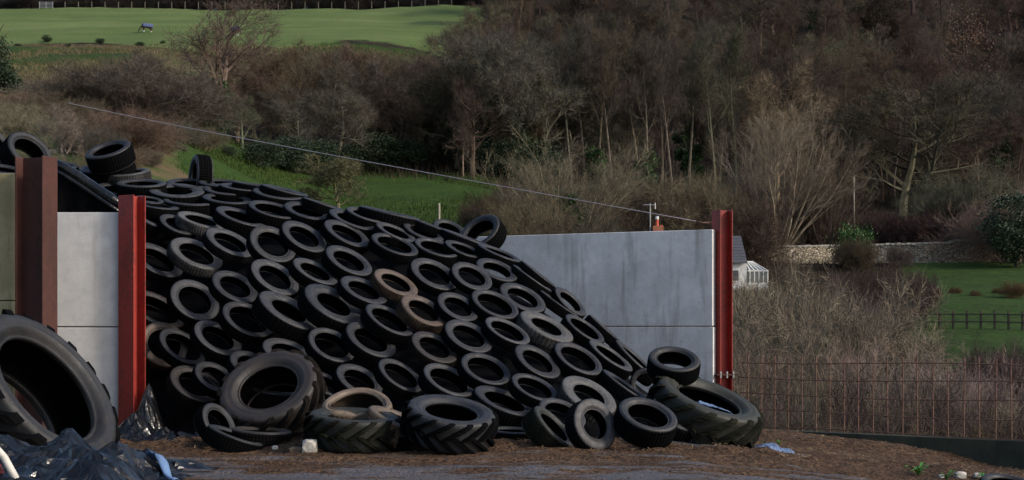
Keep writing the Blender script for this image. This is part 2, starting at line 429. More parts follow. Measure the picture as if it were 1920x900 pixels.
def h_post(name, px, d, z0, z1, open_az, b, h, mat, label, t=.016):
    """H-section post; channel opens towards open_az (unit xy)"""
    x = (px-960)/F*d
    root = empty(name, (x, d, z0)); tag(root, label, 'post')
    o = Vector((*open_az, 0)).normalized(); s = Vector((-o.y, o.x, 0))   # s along the web
    M = Matrix((( s.x, -o.x, 0, 0), (s.y, -o.y, 0, 0), (0, 0, 1, 0), (0, 0, 0, 1)))
    L = z1-z0
    for k in (-1, 1):
        m = MB(); c = M @ Vector((k*(h/2-t/2), 0, L/2)); m.box(c, (t, b, L), M.to_3x3())
        bevel(m.build('flange', mat, root), .004)
    m = MB(); m.box((0, 0, L/2-.001), (h-2*t+.002, t*.8, L-.004), M.to_3x3()); m.build('web', mat, root)
    return root, M

# right concrete wall
psi = R(26); A = P(1336, 612, 19.9); wr = Vector((-math.cos(psi), math.sin(psi), 0))
wall_r = empty('concrete_wall', (A.x, A.y, -.3)); tag(wall_r, 'grey concrete panel wall right of the tyre pile beside a red post', 'wall')
def rel(o, root): o.matrix_parent_inverse = root.matrix_world.inverted(); o.location = o.location-root.location; return o
def wr_pt(s): return ((A+wr*s).x, (A+wr*s).y)
jz = CZ-.002
for nm, za, zb, ext in (('panel', -.45, jz-.006, .01), ('panel', jz+.008, CZ+182/F*19.9, 0)):
    o = slab(nm, wr_pt(6.5), wr_pt(-ext), za, zb, .36, MAT['concrete'], None); o.parent = wall_r; o.location = -Vector(wall_r.location)
# pale end strip of the wall (the end faces of the two panels take the sun themselves)
cam_dir = lambda px: Vector((-(px-960)/F, -1, 0)).normalized()
def rot(v, a): return (v.x*math.cos(a)-v.y*math.sin(a), v.x*math.sin(a)+v.y*math.cos(a))
pr, Mr = h_post('steel_post', 1354, 20.05, -.6, CZ+218/F*20.05, rot(cam_dir(1354), R(29)), .25, .2, MAT['red'], 'bright red steel post at the outer end of the right concrete wall')
# splice plates and bolts on the right post
zb = CZ-(702-612)/F*20.05
m = MB(); m.box((0, 0, zb+.6), (.32, .30, .02), Mr.to_3x3()); m.build('splice_plate', MAT['rust'], pr)
for sx in (-.1, 0, .1):
    for dz in (.025, -.025):
        m = MB(); m.tube([Vector((sx, -.14, zb+.6+dz-.02)), Vector((sx, -.14, zb+.6+dz+.02))], .014, 6); m.v = [tuple(Mr @ Vector(v)) for v in m.v]
        m.build('bolt', MAT['galv'], pr)
# left
pl, _ = h_post('steel_post', 247.5, 16.75, -.3, CZ+245/F*16.75, rot(cam_dir(247), R(45)), .25, .2, MAT['red'], 'dark red steel post at the left edge of the tyre slope')
pk, _ = h_post('steel_post', 68, 15.5, -.3, CZ+317/F*15.5, rot(cam_dir(68), R(-39)), .25, .37, MAT['rust'], 'thick rusty brown steel post between the mossy wall and pale panels')
d = 16.8
wall_l = empty('concrete_wall', P(160, 612, d)); wall_l.location.z = -.3; tag(wall_l, 'pale grey concrete panels between the rusty post and the red post', 'wall')
for za, zb in ((-.3, CZ-.012), (CZ+.0, CZ+214/F*d)):
    o = slab('panel', (P(40, 0, d).x, d), (P(246, 0, d).x, d), za, zb, .14, MAT['concrete_left'], None); o.parent = wall_l; o.location = -Vector(wall_l.location)
d = 15.75
wall_m = empty('concrete_wall', P(0, 612, d)); wall_m.location.z = -.3; tag(wall_m, 'mossy yellowish concrete wall at the left edge behind the tractor tyre', 'wall')
for za, zb in ((-.3, CZ+.28), (CZ+.29, CZ+287/F*d)):
    o = slab('panel', (P(-700, 0, d).x, d), (P(42, 0, d).x, d), za, zb, .14, MAT['concrete_moss'], None); o.parent = wall_m; o.location = -Vector(wall_m.location)

# retaining kerb wall + mesh fence
K1 = Vector((3.15, 19.95)); K2 = Vector((9.5, 15.70))
kerb = tag(slab('retaining_wall', K1, K2, -1.6, -.235, .16, MAT['concrete_dark'], None), 'low dark damp concrete retaining wall under the rusty mesh fence', 'wall')
fence = empty('mesh_fence', (K1.x, K1.y, -.2)); tag(fence, 'rusty reinforcing mesh panel fence standing on the low wall', 'fence')
ku = (K2-K1).normalized(); kn = Vector((-ku.y, ku.x))*.08
def fp(s, z): q = K1+ku*s+kn; return Vector((q.x, q.y, z))-Vector(fence.location)
me_cache = {}
Lf = (K2-K1).length
s = .14; i = 0
while s < Lf:
    m = MB(); j = .012*math.sin(i*3.1)
    m.tube([fp(s, -.30), fp(s+j, .3), fp(s+j*1.6, .80+.02*math.sin(i*1.7))], .0085, 5); m.build('bar', MAT['rebar'], fence); s += .2; i += 1
for k, z in enumerate((-.235+.02, .02, .25, .48, .70)):
    m = MB(); m.tube([fp(s, z+.02*math.sin(s*1.3+k)+.0*s+.006) + Vector((0, -.016, 0)) for s in np.linspace(0.02, Lf, 14)], .0085, 5); m.build('bar', MAT['rebar'], fence)

# ------------------------------------------------------------------ tyres
def revolve(prof, n, closed=True, rmod=None):
    v, f = [], []
    k = len(prof)
    for i in range(n):
        a = 2*math.pi*i/n
        for j, (r, z) in enumerate(prof):
            rr = rmod(i, j, r) if rmod else r
            v.append((rr*math.cos(a), rr*math.sin(a), z))
    for i in range(n):
        i2 = (i+1) % n
        for j in range(k if closed else k-1):
            j2 = (j+1) % k
            f.append((i*k+j, i2*k+j, i2*k+j2, i*k+j2))
    return v, f

def tyre_meshes(name, Ro, W, hole, seg=44, blocks=0):
    """carcass (sidewalls, liner), tread band; axis z"""
    h = W/2; rb = Ro*hole; sw = Ro*.965-rb
    up = [(rb*.995, h*.62), (rb*1.005, h*.78), (rb+sw*.10, h*.80), (rb+sw*.13, h*.87), (rb+sw*.30, h*.95), (rb+sw*.36, h*.985), (rb+sw*.42, h*.975), (rb+sw*.62, h*.985), (rb+sw*.68, h*1.0), (rb+sw*.74, h*.985), (rb+sw*.9, h*.95), (Ro*.965, h*.86)]
    inner = [(Ro*.93, h*.62), (rb+sw*.6, h*.86), (rb+sw*.25, h*.78), (rb*1.03, h*.58)]
    # loop: outer top sidewall out -> under the tread -> bottom sidewall in -> liner
    prof = up+[(Ro*.95, h*.6), (Ro*.95, -h*.6)]+[(r, -z) for r, z in reversed(up)]+[(r, -z) for r, z in reversed(inner)]+[(Ro*.925, -h*.3), (Ro*.925, h*.3)]+inner
    v, f = revolve(prof, seg)
    me = bpy.data.meshes.new(name+'_carcass'); me.from_pydata(v, [], f); me.shade_smooth(); me.materials.append(MAT['rubber']); me.materials.append(MAT['liner'])
    k_ = len(prof); li0 = 2*len(up)+2
    for p in me.polygons:
        if p.index % k_ >= li0-1: p.material_index = 1
    zs = [(-.82, .962), (-.78, .985), (-.62, .996), (-.56, .997), (-.55, .972), (-.49, .972), (-.48, 1.0), (-.2, 1.003), (-.19, .975), (-.12, .975), (-.11, 1.004),
          (.11, 1.004), (.12, .975), (.19, .975), (.2, 1.003), (.48, 1.0), (.49, .972), (.55, .972), (.56, .997), (.62, .996), (.78, .985), (.82, .962)]
    tp = [(Ro*q, -h*z) for z, q in zs]
    nseg = blocks*3 if blocks else seg
    def rm(i, j, r):
        if not blocks: return r
        edge = j < 4 or j >= len(tp)-4
        if i % 3 == 0 and r > Ro*.98: return r-Ro*(.028 if edge else .018)
        return r
    v, f = revolve(list(reversed(tp)), nseg, False, rm)
    mt = bpy.data.meshes.new(name+'_tread'); mt.from_pydata(v, [], f); mt.materials.append(MAT['tread'])
    if not blocks: mt.shade_smooth()
    # bead ring
    bp = []
    for k in range(8):
        a = 2*math.pi*k/8; bp.append((rb*1.0+.008*Ro/.3*math.cos(a), h*.74+.008*Ro/.3*math.sin(a)))
    v1, f1 = revolve(bp, seg); v2 = [(x, y, -z) for x, y, z in v1]
    mbd = bpy.data.meshes.new(name+'_bead'); mbd.from_pydata(v1, [], f1); mbd.shade_smooth(); mbd.materials.append(MAT['rubber'])
    return me, mt, mbd
PROTO = {'n': tyre_meshes('tyre', .303, .19, .665, 44, 56), 'l': tyre_meshes('tyre_low', .303, .205, .735, 44, 60),
         'f': tyre_meshes('tyre_fat', .303, .2, .575, 44, 40), 'w': tyre_meshes('tyre_wide', .303, .235, .68, 44, 52), 's': tyre_meshes('tyre_slick', .303, .17, .63, 44, 0)}

def lug_mesh(Ro, W, n=19, hgt=.05, wid=.05):
    m = MB(); h = W/2
    for side in (-1, 1):
        for i in range(n):
            a0 = 2*math.pi*(i+(.5 if side > 0 else 0))/n
            pts = []
            for t in (0, .25, .5, .75, .9, 1.0):
                z = side*h*(-.06+1.02*t); a = a0+t*1.25*(2*math.pi/n)*side*side*(1)
                rr = Ro*(1-.05*max(0, t-.5)**2*4)
                if t == 1.0: rr -= .035*Ro
                pts.append((a, z, rr))
            base = len(m.v); vv = []
            for (a, z, rr) in pts:
                da = wid/Ro/2*(1.15)
                for (aa, r2) in ((a-da*1.3, rr-.03), (a-da, rr+hgt), (a+da, rr+hgt), (a+da*1.3, rr-.03)):
                    vv.append((r2*math.cos(aa), r2*math.sin(aa), z))
            ff = []
            for k in range(len(pts)-1):
                for q in range(3): ff.append((k*4+q, k*4+q+1, (k+1)*4+q+1, (k+1)*4+q))
            ff += [(0, 1, 2, 3), tuple((len(pts)-1)*4+q for q in (3, 2, 1, 0))]
            m.add(vv, ff)
    me = bpy.data.meshes.new('lugs'); me.from_pydata(m.v, [], m.f); me.materials.append(MAT['tread']); return me
def tractor_meshes(Ro, W, hole, n=19, hgt=.05, wid=.055):
    a, b, c = tyre_meshes('tractor', Ro-.0, W, hole, 64, 0)
    return a, lug_mesh(Ro*.985, W*1.0, n, hgt, wid), c
PROTO['T'] = tractor_meshes(.5, .40, .60, 15, .042, .05)
PROTO['B'] = tractor_meshes(.75, .50, .69, 19, .062, .075)

TINT = {'B': (.02, .019, .019, .2), 'k': (.038, .038, .044, .05), 'g': (.062, .062, .067, .35), 'l': (.1, .098, .096, .6), 'b': (.12, .083, .06, .6), 'm': (.175, .128, .09, .7), 'o': (.024, .025, .016, .6), 'd': (.02, .02, .02, .3), 'r': (.034, .026, .021, .5)}

def ell(bx, ang):
    x0, y0, x1, y1 = bx
    hx, hy = (x1-x0)/2, (y1-y0)/2; t = R(ang)
    S = hx*hx+hy*hy; D = (hx*hx-hy*hy)/max(.1, math.cos(2*t)); D = min(max(D, 0), S*.998)
    a2, b2 = (S+D)/2, (S-D)/2
    return (x0+x1)/2, (y0+y1)/2, math.sqrt(a2), math.sqrt(max(b2, 1))

def frame_from(cx, cy, a, b, ang):
    r = Vector(((cx-960)/F, 1, (HY-cy)/F)).normalized()
    u = Vector((1, 0, 0)); u = (u-r*u.dot(r)).normalized(); v = u.cross(r)  # v up
    t = R(ang)
    minor = u*math.sin(t)+v*math.cos(t)     # perpendicular to the major axis (clockwise tilt), pointing up
    c = min(.995, b/a)
    return (-r*c+minor*math.sqrt(1-c*c)).normalized()

HOLE_R = .292
tyre_list = []
def make_tyre(proto, cx, cy, a, b, ang, d, tint, label=None, group=None, name='car_tyre', wscale=1.0, sink=0, rad=None):
    n = frame_from(cx, cy, a, b, ang)
    Ro = {'T': .5, 'B': .75}.get(proto, .303)
    W = {'T': .40, 'B': .50, 'n': .19, 'l': .205, 'f': .2, 'w': .235, 's': .17}[proto]
    s = (rad if rad else a*d/F)/(Ro*.965)
    c = P(cx, cy, d)-n*(W/2*s*wscale*.93)
    q = n.to_track_quat('Z', 'Y') @ Matrix.Rotation(rng.uniform(0, 6.28), 3, 'Z').to_quaternion()
    me, mt, mbd = PROTO[proto]
    col = list(TINT[tint]); k = rng.uniform(.8, 1.2); col[:3] = [x*k for x in col[:3]]; col[3] = max(0, min(1, col[3]+rng.uniform(-.05, .08)+(rng.random() < .25)*(tint == 'k')*.22))
    o = link_mesh(name, me); o.location = c; o.rotation_mode = 'QUATERNION'; o.rotation_quaternion = q; o.scale = (s, s, s*wscale); o.color = col
    for nm, mm in (('tread', mt), ('bead', mbd)):
        p = link_mesh(nm, mm, o); p.color = col
        if nm == 'bead': p.color = (*[x*.6 for x in col[:3]], col[3])
    if label: o['label'] = label
    o['category'] = 'tyre'
    if group: o['group'] = group
    rec = dict(o=o, c=c, n=n, W=W*s*wscale, R=Ro*s, cx=cx, cy=cy, a=a, tint=tint)
    tyre_list.append(rec)
    return rec

# depth of the tyre surface over the photograph (from the tyre sizes), thin-plate spline
CTRL = [(200, 700, 17.3), (280, 700, 17.2), (280, 600, 17.8), (280, 480, 18.5), (280, 360, 19.6), (250, 342, 20.5), (480, 800, 15.6), (480, 700, 16.2), (480, 600, 16.9), (480, 500, 17.7), (480, 420, 18.7), (480, 345, 20.6), (360, 340, 20.8),
        (700, 800, 15.2), (700, 700, 15.9), (700, 600, 16.7), (700, 500, 17.7), (700, 400, 19.6), (640, 385, 19.9), (900, 800, 14.9), (900, 700, 15.8), (900, 600, 16.8), (900, 500, 18.2), (880, 440, 20.0), (1000, 520, 18.6),
        (1100, 800, 14.7), (1100, 700, 15.9), (1100, 600, 17.8), (1050, 545, 19.0), (1250, 800, 14.7), (1190, 690, 17.0), (1230, 720, 17.6), (1140, 620, 18.2)]
def tps_fit(pts, vals, lam=0.0, sc_=1.0):
    p = np.array(pts, float)/sc_; n = len(p)
    dd = np.linalg.norm(p[:, None]-p[None], axis=2)
    Kk = np.where(dd > 0, dd**2*np.log(np.maximum(dd, 1e-9)), 0)+lam*np.eye(n)
    Pm = np.hstack([np.ones((n, 1)), p]); Am = np.zeros((n+3, n+3)); Am[:n, :n] = Kk; Am[:n, n:] = Pm; Am[n:, :n] = Pm.T
    wv = np.linalg.solve(Am, np.concatenate([np.array(vals, float), np.zeros(3)]))
    def ev(q):
        q = np.atleast_2d(np.array(q, float))/sc_
        dq = np.linalg.norm(q[:, None]-p[None], axis=2)
        return np.where(dq > 0, dq**2*np.log(np.maximum(dq, 1e-9)), 0) @ wv[:n]+np.hstack([np.ones((len(q), 1)), q]) @ wv[n:]
    return ev
depth = tps_fit([c[:2] for c in CTRL], [c[2] for c in CTRL], .02, 300)

CR = {'A': (260, 320, 5.625), 'B': (540, 340, 5.625), 'C': (820, 390, 5.625), 'D': (260, 460, 5.625), 'E': (540, 480, 5.625), 'F': (820, 490, 5.625), 'G': (260, 580, 5.625),
      'H': (540, 600, 5.625), 'I': (820, 590, 5.625), 'J': (1040, 560, 5.625), 'K': (360, 700, 5.625), 'N': (620, 700, 5.625), 'O': (880, 700, 5.625), 'L': (1140, 640, 4.284), 'M': (0, 230, 4.286), 'X': (0, 0, 1)}
PILE = [  # crop, face bounding box in the crop, tilt, kind, tint
 ('A', 110, 130, 690, 275, 2, 'f', 'g'), ('A', 300, 80, 810, 175, 3, 'n', 'k'), ('A', 690, 135, 1165, 250, 4, 'n', 'k'), ('A', 265, 272, 805, 360, 3, 'w', 'k'), ('X', 220, 335, 311, 350, 0, 'n', 'k'),
 ('A', 680, 235, 1195, 345, 5, 'n', 'k'), ('A', 1210, 168, 1735, 300, 8, 'n', 'k'), ('A', 1165, 310, 1680, 500, 14, 'l', 'k'), ('A', 825, 372, 1350, 585, 18, 'n', 'k'), ('A', 420, 425, 900, 605, 16, 'n', 'l'),
 ('A', -70, 345, 392, 610, 25, 'w', 'k'), ('A', 230, 455, 610, 668, 22, 'n', 'k'), ('A', -50, 262, 260, 345, 8, 'n', 'k'), ('A', -40, 315, 420, 405, 8, 'n', 'k'), ('A', 720, 595, 1220, 905, 26, 'n', 'g'),
 ('X', 469.8, 422, 555, 491, 30, 'n', 'k'), ('X', 322, 444.4, 416.5, 504.4, 25, 'n', 'l'), ('X', 250, 453, 342, 519, 30, 'n', 'k'), ('A', 640, 85, 1100, 165, 3, 'n', 'k'), ('A', 860, 128, 1330, 210, 6, 'n', 'k'),
 ('A', 1000, 112, 1480, 180, 8, 'n', 'k'), ('A', 1300, 138, 1790, 265, 14, 'n', 'k'), ('X', 533.8, 377, 620, 411, 14, 'n', 'k'), ('X', 530, 413, 612, 472, 30, 'n', 'k'),
 ('B', 160, 165, 610, 310, 18, 'n', 'k'), ('B', 440, 285, 950, 510, 20, 'n', 'k'), ('B', 390, 400, 865, 690, 27, 'n', 'k'), ('B', 620, 265, 1055, 430, 17, 'n', 'g'), ('B', 830, 285, 1325, 405, 12, 'n', 'k'),
 ('B', 760, 262, 1400, 395, 13, 'n', 'k'), ('B', 935, 425, 1350, 635, 24, 'n', 'g'), ('B', 885, 540, 1375, 780, 20, 'l', 'k'), ('B', 1220, 420, 1655, 625, 20, 'n', 'k'), ('B', 1340, 590, 1805, 795, 17, 'l', 'k'),
 ('X', 612, 459, 698, 516, 28, 'n', 'k'), ('X', 550.7, 482.7, 633, 533, 27, 'n', 'g'), ('B', 1290, 380, 1710, 530, 20, 'n', 'k'), ('C', 35, 220, 580, 400, 20, 'n', 'k'), ('C', 85, 335, 470, 520, 22, 'n', 'k'),
 ('C', 430, 370, 890, 565, 22, 'n', 'k'), ('C', 155, 565, 580, 865, 27, 'n', 'k'), ('C', 415, 525, 850, 770, 22, 'n', 'k'), ('C', 800, 600, 1220, 880, 35, 'n', 'k'), ('F', 665, 220, 1145, 535, 27, 'n', 'k'),
 ('X', 771, 482.7, 859, 543, 27, 'n', 'k'), ('F', 365, 290, 860, 600, 25, 'l', 'k'), ('F', 5, 320, 440, 625, 27, 'n', 'k'), ('F', 1085, 310, 1500, 580, 35, 'n', 'k'), ('F', 880, 515, 1435, 845, 27, 'f', 'l'),
 ('F', 510, 580, 980, 870, 27, 'l', 'g'), ('J', 120, 160, 525, 460, 35, 'l', 'k'), ('F', 1245, 270, 1570, 570, 43, 'n', 'k'), ('C', 890, 555, 1250, 825, 38, 'n', 'k'), ('J', 365, 170, 700, 445, 41, 'n', 'k'),
 ('J', 650, 435, 1080, 825, 43, 'n', 'k'), ('J', 370, 430, 825, 760, 35, 'n', 'g'), ('J', 5, 450, 505, 800, 30, 'l', 'k'), ('X', 1131, 692, 1219, 754, 35, 'n', 'k'), ('X', 1184, 688, 1238, 750, 52, 'n', 'k'),
 ('E', 560, 205, 1050, 500, 25, 'n', 'k'), ('E', 915, 130, 1370, 420, 27, 'n', 'b'), ('E', 185, 285, 795, 710, 30, 'f', 'k'), ('E', 1200, 400, 1670, 735, 30, 'n', 'b'), ('E', 825, 495, 1330, 835, 30, 'l', 'k'),
 ('H', 620, 15, 1140, 390, 30, 'n', 'k'), ('H', 220, 75, 710, 440, 28, 'l', 'k'), ('H', 1310, 115, 1790, 450, 28, 'n', 'r'), ('I', 85, 45, 585, 395, 27, 'n', 'k'), ('D', 1195, 140, 1690, 520, 32, 'n', 'g'),
 ('D', 345, 355, 850, 790, 33, 'n', 'g'), ('D', 785, 260, 1260, 600, 27, 'n', 'k'), ('X', 488, 544, 598, 617, 30, 'f', 'g'), ('X', 419, 564, 514, 631, 27, 'l', 'k'), ('D', -100, 465, 495, 865, 28, 'l', 'r'),
 ('G', 20, 130, 525, 605, 35, 'n', 'b'), ('G', 230, 195, 720, 580, 33, 'l', 'k'), ('G', 595, 110, 1090, 480, 30, 'n', 'g'), ('X', 321, 684, 415.5, 753, 27, 'n', 'r'), ('G', 600, 545, 1020, 870, 30, 'n', 'k'),
 ('G', 970, 430, 1440, 740, 25, 'n', 'k'), ('G', 1315, 295, 1870, 620, 22, 'n', 'g'), ('H', 515, 455, 1000, 800, 28, 'n', 'k'), ('H', 960, 400, 1430, 755, 33, 'l', 'k'), ('X', 795, 680, 890, 743, 27, 'l', 'g'),
 ('H', 200, 525, 620, 810, 30, 'n', 'k'), ('I', 255, 395, 775, 735, 23, 'l', 'k'), ('I', 825, 305, 1300, 665, 33, 'n', 'k'), ('X', 960, 699, 1047, 752, 25, 'l', 'k'), ('X', 890.6, 722, 1004, 779, 22, 'n', 'k'),
 ('X', 1055, 703.5, 1156, 776, 30, 'f', 'l'), ('O', 740, 255, 1230, 580, 25, 'l', 'k')]
GP = 'car tyres weighing down the black sheet on the slope'
pile = []
for (cr, x0, y0, x1, y1, ang, pr_, ti) in PILE:
    ox, oy, s_ = CR[cr]
    cx, cy, a, b = ell((ox+x0/s_, oy+y0/s_, ox+x1/s_, oy+y1/s_), ang)
    dd = float(depth([(cx, cy)])[0])
    pile.append(make_tyre(pr_, cx, cy, a, b, ang, dd, ti, group=GP, wscale=rng.uniform(.66, .86)))

# labels of the pile: landmarks, then each other tyre by direction from its nearest landmark
LM = {60: 'small brown-faced tyre in the middle of the slope', 62: 'tan-grey tyre just below the small brown-faced one', 74: 'brown muddy-faced tyre next to the foot of the dark red post',
      48: 'pale grey thick-walled tyre near the right edge of the slope', 16: 'light grey ringed tyre right of the dark red post', 0: 'broad grey tyre lying flat near the top left of the slope',
      61: 'largest thick-walled tyre in the centre of the slope', 90: 'grey fat tyre behind the upright tyre at the foot', 66: 'reddish black tyre low in the middle of the slope', 9: 'dusty grey tyre above the light grey ringed tyre',
      39: 'tyre touching the upper left end of the right concrete wall', 55: 'tyre with a bright rim near the right wall joint', 84: 'tyre low on the slope above the flat tractor tyre', 79: 'tyre peeping out just left of the mud-caked upright tractor tyre'}
SHORT = {60: 'the small brown-faced tyre', 62: 'the tan-grey tyre', 74: 'the brown muddy tyre by the red post', 48: 'the pale thick-walled tyre', 16: 'the light grey ringed tyre', 0: 'the broad grey flat tyre',
         61: 'the largest thick-walled tyre', 90: 'the grey fat tyre at the foot', 66: 'the reddish black tyre', 9: 'the dusty grey tyre', 39: 'the tyre touching the right wall', 55: 'the bright-rimmed tyre', 84: 'the tyre above the flat tractor tyre', 79: 'the tyre beside the upright tractor tyre'}
DIRS = ['right of', 'above and right of', 'straight above', 'above and left of', 'left of', 'below and left of', 'straight below', 'below and right of']
slots = {}
for i, t in enumerate(pile):
    if i in LM: t['o']['label'] = LM[i]; continue
    L = min(LM, key=lambda k: (pile[k]['cx']-t['cx'])**2+(pile[k]['cy']-t['cy'])**2)
    dx, dy = t['cx']-pile[L]['cx'], pile[L]['cy']-t['cy']
    k = int(round(math.atan2(dy, dx)/(math.pi/4))) % 8
    slots.setdefault((L, k), []).append((math.hypot(dx, dy), i))
NTH = ['nearest', 'second nearest', 'third nearest', 'fourth nearest', 'fifth nearest', 'sixth nearest', 'farthest']
ADJ = {'k': 'black car tyre', 'g': 'greyish car tyre', 'l': 'pale grey car tyre', 'b': 'brownish car tyre', 'r': 'rusty black car tyre'}
for (L, k), lst in slots.items():
    lst.sort()
    for q, (_, i) in enumerate(lst):
        t = pile[i]
        t['o']['label'] = f"{ADJ[t['tint']]} {NTH[q]+', ' if len(lst) > 1 else ''}{DIRS[k]} {SHORT[L]}"

# ---- loose tyres
def solve_ground(cx, cy, a, b, ang, W0, Ro, wscale=1.0, sink=.03):
    n = frame_from(cx, cy, a, b, ang); lo, hi = 10.0, 19.5
    for _ in range(40):
        mid = (lo+hi)/2; s = a*mid/F/(Ro*.965); c = P(cx, cy, mid)
        low = c.z-max(0, n.z)*W0*s*wscale-Ro*s*math.sqrt(max(0, 1-n.z**2))
        if low-(yz(c.x, mid)-sink) > 0: lo = mid
        else: hi = mid
    return (lo+hi)/2
WD = {'T': .40, 'B': .50, 'n': .19, 'l': .205, 'f': .2, 'w': .235, 's': .17}
GL = 'loose tyres lying at the foot of the slope'
def loose(pr_, cx, cy, a, b, ang, tint, label, d=None, ws=1.0, name='car_tyre', group=GL, sink=.03):
    if d is None: d = solve_ground(cx, cy, a, b, ang, WD[pr_], {'T': .5, 'B': .75}.get(pr_, .303), ws, sink)
    return make_tyre(pr_, cx, cy, a, b, ang, d, tint, label, group, name, ws)
GT = 'ribbed tractor tyres around the heap'
loose('B', 97, 722, 166, 80, 50, 'B', 'huge tractor tyre leaning at the left edge before the mossy wall', 12.5, 1.25, 'tractor_tyre', GT)
loose('T', 502, 722, 93, 62, -22, 'r', 'mud-caked tractor tyre propped upright left of the torn tyre', 14.9, .95, 'tractor_tyre', GT)
loose('T', 847, 768, 83, 27, 9, 'k', 'flat black tractor tyre lying at the middle of the pile foot', None, .9, 'tractor_tyre', GT)
loose('T', 664, 778, 84, 14, 3, 'o', 'dark greenish tractor tyre lying under the torn muddy tyre', None, .88, 'tractor_tyre', GT)
loose('T', 1332, 744, 101, 28, 22, 'o', 'greenish black tractor tyre lying beside the red post and mesh fence', 16.0, 1.0, 'tractor_tyre', GT)
loose('n', 1265, 672, 48, 23, 8, 'd', 'black tyre resting on top of the greenish tractor tyre by the wall', 16.35, 1.15)
loose('n', 707, 745, 58, 33, 25, 'g', 'grey tyre ring standing behind the torn muddy tyre')
loose('n', 752, 786, 64, 12, 22, 'm', 'tan mud-coated tyre tilted against the greenish tractor tyre', 13.95, 1.1)
loose('n', 782, 812, 50, 8, 2, 'd', 'dark tyre lying flat under the tan muddy tyre', None)
loose('n', 443, 815, 54, 7, 20, 'd', 'dark tyre half sunk in mud left of the white stone', 14.0)
loose('n', 490, 806, 57, 6, 3, 'r', 'dirty tyre lying flat under the upright tractor tyre', 14.35, 1.1)
loose('n', 412, 792, 42, 24, 55, 'd', 'black tyre in the shadow beside the crumpled plastic at the post')
loose('n', 522, 724, 66, 14, 6, 'r', 'muddy tyre seen through the hole of the upright tractor tyre', 15.7)
loose('n', 960, 806, 46, 6, 3, 'd', 'dark tyre lying flat right of the flat tractor tyre')
loose('n', 1041, 799, 52, 14, 46, 'o', 'olive black tyre tipped on its edge left of the upright muddy tyre', 14.15, 1.25)
loose('f', 1117, 795, 50, 37, 66, 'g', 'upright muddy tyre standing at the foot of the slope', 13.95, 1.0)
loose('w', 1216, 776, 57, 28, 19, 'k', 'glossy wide tyre lying at the right foot of the slope')
loose('n', 1274, 774, 54, 25, 29, 'g', 'black tyre between the glossy wide tyre and the greenish tractor tyre')
GQ = 'tyres heaped on top behind the left wall'
loose('w', 57, 282, 45, 27, 40, 'k', 'tyre leaning on its side above the rusty post', 19.0, 1.15, group=GQ)
loose('n', -6, 273, 40, 22, 50, 'k', 'ribbed tyre cut by the left edge above the mossy wall', 19.3, 1.1, group=GQ)
loose('n', 3, 316, 44, 8, 8, 'k', 'tyre lying flat above the top of the mossy wall', 18.2, group=GQ)
loose('w', 202, 279, 43, 13, -17, 'k', 'topmost tilted tyre of the stack left of the slope', 20.6, 1.05, group=GQ)
loose('n', 200, 310, 50, 9, -11, 'k', 'middle tyre of the stack left of the slope', 20.9, 1.0, group=GQ)
loose('n', 238, 322, 42, 6, -6, 'l', 'pale dusty tyre at the bottom right of the stack', 20.8, .8, group=GQ)
loose('n', 160, 318, 40, 7, -8, 'k', 'tyre poking out left of the stack of three', 21.4, .9, group=GQ)
loose('n', 112, 308, 34, 6, 6, 'k', 'small tyre just right of the rusty post top', 20.5, .9, group=GQ)
loose('n', 222, 354, 40, 10, 8, 'k', 'tyre lying below the pale dusty tyre on the top edge', 20.4, .9, group=GQ)
loose('n', 362, 334, 44, 9, -84, 'k', 'ribbed tyre standing upright alone on the top of the heap', 21.0, 1.05, group=GQ)
loose('n', 843, 428, 32, 14, 22, 'k', 'half hidden tyre on the ridge left of the leaning ridge tyre', 20.8, group=GQ)
loose('w', 898, 433, 43, 24, -36, 'k', 'big tyre leaning on the ridge against the right wall end', 20.4, 1.0, group=GQ)
tag(make_tyre('n', 1893, 905, 52, 15, 12, 13.2, 'd', 'black tyre half cut off in the bottom right corner', GL)['o'], 'black tyre half cut off in the bottom right corner', 'tyre', GL)

# torn, twisted tyre on the greenish tractor tyre
def torn_tyre():
    v0, f0 = [], []
    me, mt, mbd = PROTO['l']
    rec = make_tyre('l', 674, 752, 62, 22, 4, 14.2, 'm', 'torn muddy tyre with a pinched wall lying on a tractor tyre', GL, 'car_tyre', 1.15)
    o = rec['o']; inv = o.matrix_basis.to_3x3().inverted()
    def warp(src):
        m2 = src.copy()
        toward = (o.rotation_quaternion.inverted() @ Vector((-.05, -1, 0))); a0 = math.atan2(toward.y, toward.x)
        for v in m2.vertices:
            a = math.atan2(v.co.y, v.co.x); dlt = (a-a0+math.pi) % (2*math.pi)-math.pi
            g = math.exp(-(dlt/.55)**2); r = math.hypot(v.co.x, v.co.y)
            tw = 1.25*math.exp(-((dlt-.8)/.5)**2)-.9*math.exp(-((dlt+.85)/.5)**2)     # sidewalls roll either side of the pinch
            rr, zz = r-.262, v.co.z
            r2 = .262+rr*math.cos(tw)-zz*math.sin(tw); z2 = rr*math.sin(tw)+zz*math.cos(tw)
            r2 -= .13*g; z2 -= .09*g
            v.co = (r2*math.cos(a), r2*math.sin(a), z2+.02*math.sin(2*a))
        return m2
    o.data = warp(me)
    for ch in o.children: ch.data = warp(ch.data)
torn_tyre()

